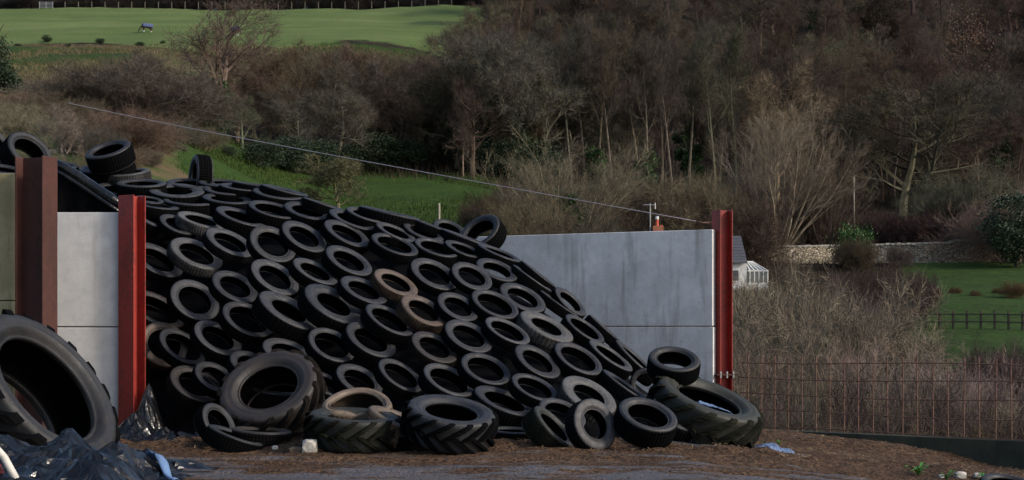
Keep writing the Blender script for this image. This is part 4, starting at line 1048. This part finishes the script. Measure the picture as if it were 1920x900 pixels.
# shrubs in the hollow right of the red post
planted([('bush0', 1432, 60, 494, TAN, .8), ('bush1', 1500, 54, 474, PALE, .8), ('bush2', 1560, 60, 494, TAN, .75), ('bush0', 1655, 78, 478, PURP, .85), ('bush2', 1610, 68, 520, PURP, .7), ('bush1', 1725, 86, 500, PURP, .5), ('bush2', 1445, 48, 560, OLIVE, .8), ('fan0', 1530, 47, 540, CREAM, .9), ('bush0', 1390, 44, 590, GREY, .7),
  ('fan2', 1690, 42, 580, CREAM, 1.25), ('fan1', 1785, 40, 610, CREAM, 1.0), ('bush2', 1860, 56, 615, PURP, .8), ('bush0', 1940, 50, 625, PURP, .8), ('fan0', 1905, 37, 670, CREAM, 1.0), ('bush1', 1400, 37, 650, TAN, .7), ('bush0', 1480, 38, 630, TAN, .7), ('bush2', 1570, 38, 645, OLIVE, .7), ('bush1', 1620, 36, 670, DARK, .8), ('fan1', 1440, 33, 680, PALE, .8),
  ('bush2', 1540, 32, 700, PURP, .8), ('bush0', 1690, 31, 718, PURP, .9), ('bush1', 1830, 30, 722, PURP, .9), ('bush2', 1400, 29, 728, BROWN, .9), ('fan1', 1745, 34, 680, PALE, .9), ('bush1', 1480, 28, 748, BROWN, 1.0), ('bush0', 1600, 27, 752, OLIVE, 1.0), ('bush2', 1760, 27, 745, PURP, 1.0), ('bush1', 1890, 27, 745, BROWN, 1.0)],
  'in the hollow behind the mesh fence', 'bare shrubs in the hollow behind the mesh fence')
# scrub on the left slope
planted([('bush0', 20, 92, 180, PALE, 1.3), ('bush1', 95, 100, 165, GREY, 1.3), ('fan0', -45, 84, 190, PALE), ('bush2', 70, 74, 262, PALE), ('bush0', 165, 82, 222, OLIVE), ('bush1', 245, 86, 195, TAN, 1.3), ('bush2', 205, 74, 258, TAN), ('bush0', 292, 92, 235, TAN, 1.3),
  ('oak3', 345, 125, 118, GREY, 1.2), ('bush1', 150, 128, 145, GREY, 1.3), ('oak2', 385, 132, 160, TAN, 1.1), ('bush1', 55, 130, 168, PALE, 1.2), ('bush1', -30, 76, 262, OLIVE), ('bush2', 340, 112, 215, GREY), ('bush1', 120, 68, 285, OLIVE, 1.0), ('oak1', 445, 148, 120, TAN, 1.1),
  ('oak0', 250, 138, 85, GREY, 1.2), ('oak1', 195, 134, 108, GREY, 1.2), ('oak3', 300, 142, 92, TAN, 1.1), ('bush0', 110, 118, 150, OLIVE), ('bush2', 10, 112, 155, TAN), ('fan2', 90, 88, 205, PALE, 1.0), ('fan1', 20, 80, 235, OLIVE, 1.0), ('bush0', 380, 116, 230, TAN), ('bush2', 330, 100, 262, GREY, 1.1), ('bush1', 270, 80, 270, OLIVE, 1.0)],
  'on the rough slope behind the left walls', 'bare bushes on the left slope')
planted([('oak3', 480, 150, 90, TAN), ('oak0', 505, 156, 76, TAN), ('oak2', 590, 160, 70, TAN), ('tall2', 612, 150, 95, GREY, 1.2), ('oak1', 660, 162, 72, TAN), ('oak0', 690, 166, 78, TAN), ('oak3', 730, 164, 100, TAN), ('oak1', 765, 160, 112, BROWN), ('oak0', 800, 168, 105, BROWN), ('tall0', 700, 152, 130, GREY, 1.3), ('oak2', 745, 152, 150, BROWN),
  ('oak1', 455, 140, 165, GREY), ('oak3', 560, 146, 150, GREY), ('oak2', 820, 156, 140, BROWN), ('tall1', 570, 165, 75, TAN, 1.3), ('oak0', 630, 147, 160, GREY), ('oak3', 425, 154, 130, TAN), ('bush1', 700, 200, 95, TAN), ('bush0', 770, 204, 95, TAN), ('bush2', 560, 196, 100, TAN), ('bush2', 820, 190, 105, BROWN)],
  'in the belt above the lower meadow', 'bare trees in the belt above the lower meadow', wide=1.15)
cnt_ = 0  # evergreens, enlarged and multiplied to stand for the dark shade there too
for (px, d, top) in [(350, 112, 300), (430, 124, 275), (490, 128, 262), (545, 136, 255), (590, 140, 262), (650, 148, 270), (700, 150, 250), (760, 152, 262), (850, 155, 240), (935, 157, 235), (990, 150, 262), (1185, 138, 345), (1275, 128, 365), (1335, 132, 365)]:
    tree('holly%d' % (px % 2), px, d, top=top-5, color=DARK, label='small dark evergreen under the wood edge, %s from the left' % ORD[cnt_], cat='tree', group='small dark evergreens under the wood edge', wide=1.7); cnt_ += 1
planted([('bush0', 940, 96, 345, BROWN), ('bush1', 985, 90, 360, TAN), ('bush2', 1010, 104, 315, GREY), ('bush0', 1125, 122, 320, BROWN), ('bush1', 1165, 124, 330, BROWN), ('bush2', 1215, 124, 315, TAN), ('bush0', 1275, 124, 300, TAN), ('bush1', 1310, 126, 335, BROWN), ('bush2', 1365, 124, 330, BROWN), ('bush0', 1410, 143, 335, BROWN), ('bush1', 905, 100, 365, BROWN),
  ('bush2', 1500, 144, 375, BROWN), ('bush0', 1560, 143, 390, BROWN), ('bush1', 1660, 145, 385, PURP), ('bush2', 1720, 144, 380, PURP), ('bush0', 1780, 144, 375, PURP), ('bush1', 1822, 146, 300, GREY), ('bush2', 1690, 130, 445, GREY, .6), ('bush1', 1110, 90, 385, BROWN, .6), ('bush2', 1050, 84, 392, BROWN), ('bush0', 1605, 128, 432, BROWN, .7), 
  ('fan1', 1180, 128, 300, GREY), ('fan2', 1330, 130, 290, GREY), ('bush2', 1250, 132, 340, OLIVE), ('bush0', 1450, 142, 395, OLIVE)],
  'between the concrete wall and the wood', 'brown scrub behind the right concrete wall', wide=.85)
# the wood
GW = 'bare trees of the wood on the hillside'
nW = 0
rw = random.Random(99)
rows = [(150, 870, 1010, 4), (158, 660, 1080, 8), (165, 690, 1400, 11), (178, 700, 1960, 17), (192, 760, 2000, 18), (206, 820, 2020, 18), (222, 870, 2040, 18), (240, 900, 2060, 18), (258, 915, 2080, 18), (278, 925, 2100, 17), (298, 935, 2100, 16), (320, 930, 2120, 15), (345, 930, 2140, 14)]
for (d0, pa, pb, n) in rows:
    for k in range(n):
        px = pa+(pb-pa)*(k+rw.uniform(.1, .9))/n; d = d0+rw.uniform(-6, 6)
        kd = rw.choice(['oak0', 'oak1', 'oak2', 'oak3', 'tall0', 'tall1', 'tall2']) if px < 1000 or px > 1350 else rw.choice(['tall0', 'tall1', 'tall2', 'tall0', 'oak1'])
        h = rw.uniform(11, 16) if d < 170 else rw.uniform(12, 18)
        if px < 850: h = max(5, min(h, CZ+(HY-105)/F*d-tz((px-960)/F*d, d)))
        u = rw.random()
        colr = BROWN if u < .35 else GREY if u < .55 else REDB if u < .8 else DARK if u < .92 else (.13, .11, .09)
        if px > 1500 and d > 200 and u < .5: colr = (.1, .074, .062)
        tree(kd, px, d, h=h, color=colr, label='bare brown tree in the dense leafless wood on the hillside', group=GW, wide=rw.uniform(.9, 1.25), ivy=(rw.uniform(1.2, 2.0) if rw.random() < .1 else 0)); nW += 1
GT_ = 'tall slim trees at the front edge of the wood'
for k, (px, d, top) in enumerate([(905, 160, 35), (955, 163, 20), (985, 158, 40), (1072, 156, 40), (1092, 160, 12), (1118, 157, 30), (1134, 162, 5), (1150, 156, 45), (1196, 160, 15), (1215, 156, 38), (1240, 163, 8), (1262, 158, 50), (1290, 162, 22), (1345, 160, 40), (1378, 165, 30)]):
    tree('tal_pole%d' % (k % 2), px, d, top=top, color=(.085, .078, .066), label='tall slim pale-trunked tree at the front edge of the wood, %s from the left' % ORD[k], group=GT_, wide=.8, tk=1.55, ivy=(1.6 if k in (2, 5, 9) else 0), name='bare_tree')
# hedge trees beyond the top field
GH = 'dark hedge bushes along the top of the field'
for k in range(42):
    px = -40+k*24+rw.uniform(-6, 6)
    tree('bush%d' % (k % 3), px, 300+rw.uniform(-2, 5), h=rw.uniform(4.5, 6), color=(0.043, 0.040, 0.040), label='dark bare hedge bush behind the fence at the top of the field', cat='bush', group=GH, wide=1.0)

# undergrowth, bracken and tufts as uncountable ground cover
def blades(seed, n, sampler, hmin, hmax, wd):
    r = random.Random(seed); pts_ = [sampler(r) for _ in range(n)]
    zs = terr(np.array([p[0] for p in pts_]), np.array([p[1] for p in pts_])); m = MB()
    for (x, y), z in zip(pts_, zs):
        h = r.uniform(hmin, hmax); z = float(z)
        for _ in range(3):
            a = r.uniform(0, 6.28); ln = r.uniform(.1, .8)*h; ox, oy = r.gauss(0, .25), r.gauss(0, .25); c, s_ = math.cos(a), math.sin(a)
            m.add([(x+ox-s_*wd, y+oy+c*wd, z-.1), (x+ox+s_*wd, y+oy-c*wd, z-.1), (x+ox+c*ln, y+oy+s_*ln, z+h)], [(0, 1, 2)])
    return m
def sm(pa, pb, da, db):
    def f(r):
        d = math.sqrt(r.uniform(da*da, db*db)); return ((r.uniform(pa, pb)-960)/F*d, d)
    return f
def sm_w(r):
    while True:
        d = math.sqrt(r.uniform(140**2, 330**2)); px = r.uniform(640, 2100)
        if px > 950 or d < 200-(950-px)*.1: return ((px-960)/F*d, d)
kind(blades(1, 16000, sm_w, .4, 1.4, .05).build('undergrowth', MAT['brush']), 'stuff')
kind(blades(2, 9000, sm(870, 1690, 84, 134), .15, .6, .02).build('scrub_undergrowth', MAT['brush']), 'stuff')
kind(blades(3, 12000, sm(-150, 480, 165, 236), .12, .45, .04).build('bracken', MAT['bracken']), 'stuff')
kind(blades(4, 5000, sm(400, 930, 215, 233), .12, .4, .05).build('field_edge_bracken', MAT['bracken']), 'stuff')
kind(blades(5, 14000, sm(320, 930, 84, 150), .06, .22, .03).build('meadow_grass_tufts', MAT['tuft']), 'stuff')
def sm2(r):
    x = r.uniform(3.2, 26); y = 20-(x-3.1)*.65+r.uniform(.3, 8); return (x, max(y, 20.5))
kind(blades(6, 2500, sm(1360, 2000, 24, 60), .2, .6, .01).build('hollow_undergrowth', MAT['brush']), 'stuff')

# ------------------------------------------------------------------ far things
# field fence and gate
ff_ = empty('field_fence', P(450, 18, 291)); tag(ff_, 'thin post and wire fence along the top of the green field', 'fence')
ff_.location = (0, 291, 66); o0 = Vector(ff_.location)
fx = list(range(122, 860, 25))
for px in fx:
    x = (px-960)/F*291; z = tz(x, 291); m = MB(); m.box(Vector((x, 291, z+.6))-o0, (.14, .14, 1.5)); m.build('post', MAT['field_post'], ff_)
for hgt in (.5, .9, 1.25):
    m = MB(); m.tube([Vector(((px-960)/F*291, 290.9, tz((px-960)/F*291, 291)+hgt))-o0 for px in fx], .012, 4); m.build('wire', MAT['dark_wood'], ff_)
g = empty('field_gate', (0, 290.5, 66)); tag(g, 'pale metal field gate in the top left hedge', 'gate'); o0 = Vector(g.location)
xa, xb = (74-960)/F*290.5, (99-960)/F*290.5; zg = tz((xa+xb)/2, 290.5)
for x in (xa, (xa+xb)/2, xb):
    m = MB(); m.box(Vector((x, 290.5, zg+.75))-o0, (.1, .1, 1.4)); m.build('upright', MAT['galv'], g)
for k in range(5):
    m = MB(); m.box(Vector(((xa+xb)/2, 290.5, zg+.25+k*.27))-o0, (xb-xa+.1, .06, .07)); m.build('rail', MAT['galv'], g)

def horse(px, d, az, label):
    x = (px-960)/F*d; z = tz(x, d)
    root = empty('horse', (x, d, z), az); tag(root, label, 'horse', 'rugged horses grazing in the upper field')
    vs = [(0, 0, 1.15), (.35, 0, 1.2), (.72, 0, 1.22), (1.05, 0, 1.05), (1.32, 0, .62), (1.5, 0, .28), (1.58, 0, .08),     # trunk, neck down, head
          (-.35, 0, 1.2), (-.72, 0, 1.22), (-.85, 0, 1.0), (-.92, 0, .55)]   # rump, tail
    rs = [.36, .35, .30, .19, .14, .12, .07, .35, .32, .07, .04]
    es = [(0, 1), (1, 2), (2, 3), (3, 4), (4, 5), (5, 6), (0, 7), (7, 8), (8, 9), (9, 10)]
    for sx, sy in ((1, 1), (1, -1), (-1, 1), (-1, -1)):
        b = len(vs)
        if sx > 0: vs += [(.62, .17*sy, .85), (.60, .17*sy, .48), (.62, .17*sy, .12), (.66, .17*sy, .03)]; rs += [.14, .075, .06, .08]; es += [(2, b)]
        else: vs += [(-.62, .17*sy, .85), (-.74, .17*sy, .52), (-.70, .17*sy, .12), (-.66, .17*sy, .03)]; rs += [.17, .08, .06, .08]; es += [(8, b)]
        es += [(b, b+1), (b+1, b+2), (b+2, b+3)]
    me = bpy.data.meshes.new('body'); me.from_pydata(vs, es, []); o = link_mesh('body', me, root); me.materials.append(MAT['horse'])
    sk = o.modifiers.new('skin', 'SKIN')
    for v, r_ in zip(me.skin_vertices[0].data, rs): v.radius = (r_, r_)
    me.skin_vertices[0].data[0].use_root = True
    su = o.modifiers.new('sub', 'SUBSURF'); su.levels = su.render_levels = 1
    # rug: an open shell over back and flanks
    m = MB(); n1, n2 = 10, 11; vv = []
    for i in range(n1+1):
        X = -.98+1.85*i/n1; rr = .43-.05*abs(X)**2
        for j in range(n2+1):
            a = R(-115)+R(230)*j/n2; vv.append((X, rr*math.sin(a)*.95, 1.2+rr*math.cos(a)*(1.05 if abs(a) < 1.6 else 1.25)))
    m.add(vv, [(i*(n2+1)+j, i*(n2+1)+j+1, (i+1)*(n2+1)+j+1, (i+1)*(n2+1)+j) for i in range(n1) for j in range(n2)])
    rg = m.build('rug', MAT['rug'], root, True); sm_ = rg.modifiers.new('s', 'SOLIDIFY'); sm_.thickness = .03
    for sx in (.62, -.69):
        for sy in (.17, -.17):
            m = MB(); m.tube([(sx, sy, .36), (sx, sy, .2), (sx+.02, sy, .03)], [.075, .1, .12], 8); m.build('feather', MAT['horse_white'], root, True)
horse(276, 252, R(-152), 'horse in a navy rug grazing alone on the open field')
horse(440, 246, R(-30), 'horse in a navy rug grazing behind the tall bare tree')

# cottage with conservatory
D_ = 112.0
ct = empty('cottage', P(1310, 520, D_)); ct.location.z = CZ+(HY-488)/F*D_-2.7; tag(ct, 'white gabled cottage with slate roof hidden behind the concrete wall', 'house')
o0 = Vector(ct.location); zt = lambda py: CZ+(HY-py)/F*D_
xr = (1400-960)/F*D_; xl = (1222-960)/F*D_; ye = D_; yb_ = D_+6
ze = zt(488); zr = zt(440)
m = MB(); m.v = []
m.add([(xl, ye, o0.z), (xr, ye, o0.z), (xr, yb_, o0.z), (xl, yb_, o0.z), (xl, ye, ze), (xr, ye, ze), (xr, yb_, ze), (xl, yb_, ze), (xl, (ye+yb_)/2, zr), (xr, (ye+yb_)/2, zr)],
      [(0, 1, 5, 4), (1, 2, 6, 9, 5), (2, 3, 7, 6), (3, 0, 4, 8, 7)])
m.v = [tuple(Vector(v)-o0) for v in m.v]; m.build('wall', MAT['white_paint'], ct)
for sgn, y0_ in ((1, ye-.3), (-1, yb_+.3)):
    m = MB(); yr = (ye+yb_)/2; n_ = 9
    for k in range(n_):
        t0_, t1_ = k/n_, (k+1.15)/n_
        def q_(t): return (y0_+(yr-y0_)*t, ze-.25+(zr+.08-ze+.25)*t)
        ya, za = q_(t0_); yb2, zb2 = q_(min(1, t1_)); 
        m.add([Vector((xl-.15, ya, za+.06))-o0, Vector((xr+.02, ya, za+.06))-o0, Vector((xr+.02, yb2, zb2+.02))-o0, Vector((xl-.15, yb2, zb2+.02))-o0, Vector((xl-.15, ya, za))-o0, Vector((xr+.02, ya, za))-o0], [(0, 1, 2, 3), (4, 5, 1, 0)])
    m.build('roof', MAT['slate'], ct)
for (xx, zz) in ((xl+1.4, 1.5), (xl+3.4, 1.5), (xr-1.0, 1.5)):
    m = MB(); m.box(Vector((xx, ye-.02, o0.z+zz))-o0, (.9, .06, 1.0)); wnd = m.build('window', MAT['white_paint'], ct)
    m = MB(); m.box(Vector((xx, ye-.06, o0.z+zz))-o0, (.7, .02, .8)); m.build('pane', MAT['slate'], wnd)
cx0 = (1241-960)/F*D_; m = MB(); m.box(Vector((cx0, (ye+yb_)/2, zr+.25))-o0, (.85, .6, 1.3)); chm = m.build('chimney', MAT['brick'], ct)
m = MB(); yc = (ye+yb_)/2; zc = zt(427)
m.tube([Vector((cx0-.08, yc, zc-.1))-o0, Vector((cx0-.08, yc, zt(406)))-o0], [.17, .13], 10); m.build('chimney_pot', MAT['terracotta'], chm)
m = MB(); m.tube([Vector((cx0-.08, yc, zt(406)))-o0, Vector((cx0-.08, yc, zt(400)))-o0], [.16, .14], 10); m.build('cowl', MAT['white_paint'], chm)
m = MB(); m.tube([Vector((cx0+.27, yc, zc-.1))-o0, Vector((cx0+.27, yc, zt(417)))-o0], [.12, .1], 10); m.build('chimney_pot', MAT['terracotta'], chm)
# aerial
xa = (1226-960)/F*D_; m = MB(); m.tube([Vector((xa, yc, zr))-o0, Vector((xa, yc, zt(375)))-o0], .045, 6); ae = m.build('aerial', MAT['galv'], ct)
m = MB(); m.tube([Vector((xa-.55, yc, zt(378)))-o0, Vector((xa+.4, yc, zt(378)))-o0], .035, 5)
for k in range(6): m.tube([Vector((xa-.5+k*.17, yc-.18, zt(378)))-o0, Vector((xa-.5+k*.17, yc+.18, zt(378)))-o0], .02, 4)
m.tube([Vector((xa+.4, yc, zt(386)))-o0, Vector((xa+.4, yc, zt(374)))-o0], .05, 5); m.build('antenna', MAT['galv'], ae)
# conservatory
cv = empty('conservatory', (xr+.05, D_+.8, o0.z+.2)); tag(cv, 'small white glazed conservatory at the right end of the cottage', 'conservatory')
W2, L2, H1, H2 = 1.75, 2.4, zt(507)-o0.z-.2, zt(489)-o0.z-.2
glass = NT('conservatory_glass', .1, .6); glass.base((.10, .115, .125)); glass = glass.m
for k in range(6):
    x = W2*k/5; m = MB(); m.box((x, 0, H1/2), (.07, .07, H1)); m.build('frame_post', MAT['white_paint'], cv)
    m = MB(); m.tube([(x, -.05, H1), (x*.45, L2/2, H2)], .05, 5); m.build('rafter', MAT['white_paint'], cv)
    m = MB(); m.tube([(x, L2+.05, H1), (x*.45, L2/2, H2)], .05, 5); m.build('rafter', MAT['white_paint'], cv)
for y in (0, L2):
    for z in (.7, H1):
        m = MB(); m.box((W2/2, y-.003, z), (W2+.1, .09, .1)); m.build('rail', MAT['white_paint'], cv)
m = MB(); m.box((W2/2, .01, .34), (W2, .06, .66)); m.build('dwarf_wall', MAT['white_paint'], cv)
for k in range(5):
    x = W2*(k+.5)/5; m = MB(); m.box((x, .01, (H1+.75)/2), (W2/5-.08, .02, H1-.8)); m.build('pane', glass, cv)
    for yy_ in (-.02, L2+.02):
        m = MB(); xa_, xb_ = W2*k/5+.04, W2*(k+1)/5-.04; m.add([(xa_, yy_, H1+.03), (xb_, yy_, H1+.03), (xb_*.45, L2/2, H2), (xa_*.45, L2/2, H2)], [(0, 1, 2, 3)]); m.build('pane', glass, cv)
m = MB(); m.box((W2+.03, L2/2, H1/2), (.04, L2, H1)); m.build('side_wall', MAT['white_paint'], cv)
m = MB(); m.tube([(-.02, L2/2, H2), (W2*.47, L2/2, H2)], .07, 6); m.build('ridge', MAT['white_paint'], cv)

# stone garden wall
def M_stone():
    m = NT('rubble_stone', .9, .15); v = m.n('ShaderNodeTexVoronoi', feature='F1'); v.inputs['Scale'].default_value = 3.2
    mp = m.n('ShaderNodeMapping'); mp.inputs['Scale'].default_value = (1, 1, 1.7); m.l(m.co.outputs['Object'], mp.inputs[0]); m.l(mp.outputs[0], v.inputs['Vector'])
    e = m.voro(3.2, 'DISTANCE_TO_EDGE', 'Distance', stretch=(1, 1, 1.7))
    sp = m.n('ShaderNodeSeparateColor'); m.l(v.outputs['Color'], sp.inputs[0])
    c = m.ramp(sp.outputs[0], [(0, (.26, .21, .14)), (.5, (.42, .35, .25)), (1, (.55, .48, .37))])
    c = m.mix(m.ramp(e, [(.02, 1), (.09, 0)]), c, (.08, .065, .05)); m.base(c); m.bump(m.ramp(e, [(0, 0), (.15, 1)]), .08, 1)
    return m.m
sw = empty('stone_wall', (20, 138, 8)); tag(sw, 'long pale rubble stone garden wall on the right behind the shrubs', 'wall'); o0 = Vector(sw.location)
wpts = [(1402, 137, 463), (1480, 138, 463), (1560, 139, 462), (1640, 139, 460), (1730, 138, 458), (1782, 138, 456), (1788, 138, 452), (1868, 138, 451), (1990, 138, 451)]
m = MB(); cp_ = MB()
for i in range(len(wpts)-1):
    a, b = wpts[i], wpts[i+1]; pa = P(a[0], a[2], a[1]); pb = P(b[0], b[2], b[1])
    pz = lambda p: tz(p.x, p.y)-.5
    v = [Vector((pa.x, pa.y, pz(pa))), Vector((pb.x, pb.y, pz(pb))), pb, pa]; v2 = [p+Vector((0, .5, 0)) for p in v]
    m.add([p-o0 for p in v+v2], [(0, 1, 2, 3), (5, 4, 7, 6), (3, 2, 6, 7)])
    L_ = (pb-pa).length; nn = max(1, int(L_/.5))
    for k in range(nn):
        c = pa.lerp(pb, (k+.5)/nn)-o0; cp_.box((c.x, c.y+.25, c.z+.08+rw.uniform(-.02, .03)), (L_/nn*.93, .62, .16+rw.uniform(0, .06)))
m.build('masonry', M_stone(), sw); c_ = cp_.build('coping', M_plain('coping_stone', (.42, .38, .31), .9, .2, .3, 3), sw); c_['kind'] = 'stuff'

# poles, posts, garden rail fence
x = (1601-960)/F*150; z = tz(x, 150); m = MB(); m.tube([(x, 150, z-.3), (x, 150, CZ+(HY-330)/F*150)], [.11, .09], 8); tag(m.build('pole', MAT['wood_post'], None, True), 'thin pale wooden pole standing before the wood on the right', 'pole')
x = (823.5-960)/F*88; z = tz(x, 88); m = MB(); m.tube([(x, 88, z-2), (x, 88, CZ+(HY-381)/F*88)], .065, 8); tag(m.build('post', MAT['wood_post'], None, True), 'pale post standing in the lower meadow above the ridge', 'post')
gf = empty('rail_fence', P(1830, 590, 76)); tag(gf, 'dark post and rail fence across the lawn on the right', 'fence'); o0 = Vector(gf.location)
gp = [P(px, 0, 76-(px-1740)*.012) for px in range(1735, 1980, 26)]
for p in gp: m = MB(); zb_ = tz(p.x, p.y); m.box(Vector((p.x, p.y, zb_+.4))-o0, (.1, .1, 1.1)); m.build('post', MAT['dark_wood'], gf)
for hh in (.35, .75):
    m = MB(); m.tube([Vector((p.x, p.y-.06, tz(p.x, p.y)+hh))-o0 for p in gp], .045, 4); m.build('rail', MAT['dark_wood'], gf)
for i, (px, d, top) in enumerate([(1755, 100, 535), (1790, 101, 532), (1830, 99, 537), (1870, 101, 533), (1900, 97, 520)]):
    tree('bush%d' % (i % 3), px, d, top=top, color=(0.108, 0.072, 0.043), label='small brown dead plant in the bed across the lawn, %s from the left' % ORD[i], cat='plant', group='dead plants in the lawn bed', wide=.8)
for i, (px, d, h) in enumerate([(188, 238, 1.0), (128, 232, .7), (262, 233, .9), (305, 237, .7), (35, 230, .8), (88, 240, 1.3)]):
    tree('holly%d' % (i % 2), px, d, h=h, color=DARK, label='dark gorse bush on the lower edge of the green field, '+['just below the horse', 'left of the horse', 'right of the horse', 'nearest the tall bare tree', 'farthest left', 'second from the left'][i], cat='bush', group='gorse bushes on the field edge', wide=2.0, name='gorse_bush')
# scraps of pale plastic caught on the left slope
for i, (px, py, d, s_, mt_) in enumerate([(52, 243, 66, .32, 'white_paint'), (102, 235, 67, .3, 'white_paint'), (92, 250, 65, .24, 'plastic'), (98, 291, 60, .5, 'white_paint')]):
    x = (px-960)/F*d
    s_ *= .6; mt_ = mt_ if mt_ == 'plastic' else 'stone_white'
    while d < 140 and HY-F*(tz((px-960)/F*d, d)+.1-CZ)/d > py: d += .5
    x = (px-960)/F*d
    rock('plastic_scrap', Vector((x, d, tz(x, d)+.3)), (s_, s_*.6, s_*.45), MAT[mt_], ['left white plastic scrap caught on the slope', 'right white plastic scrap caught on the slope', 'black plastic scrap below the right white one', 'white bag lying in the bushes above the rusty post'][i], 40+i, cat='scrap')
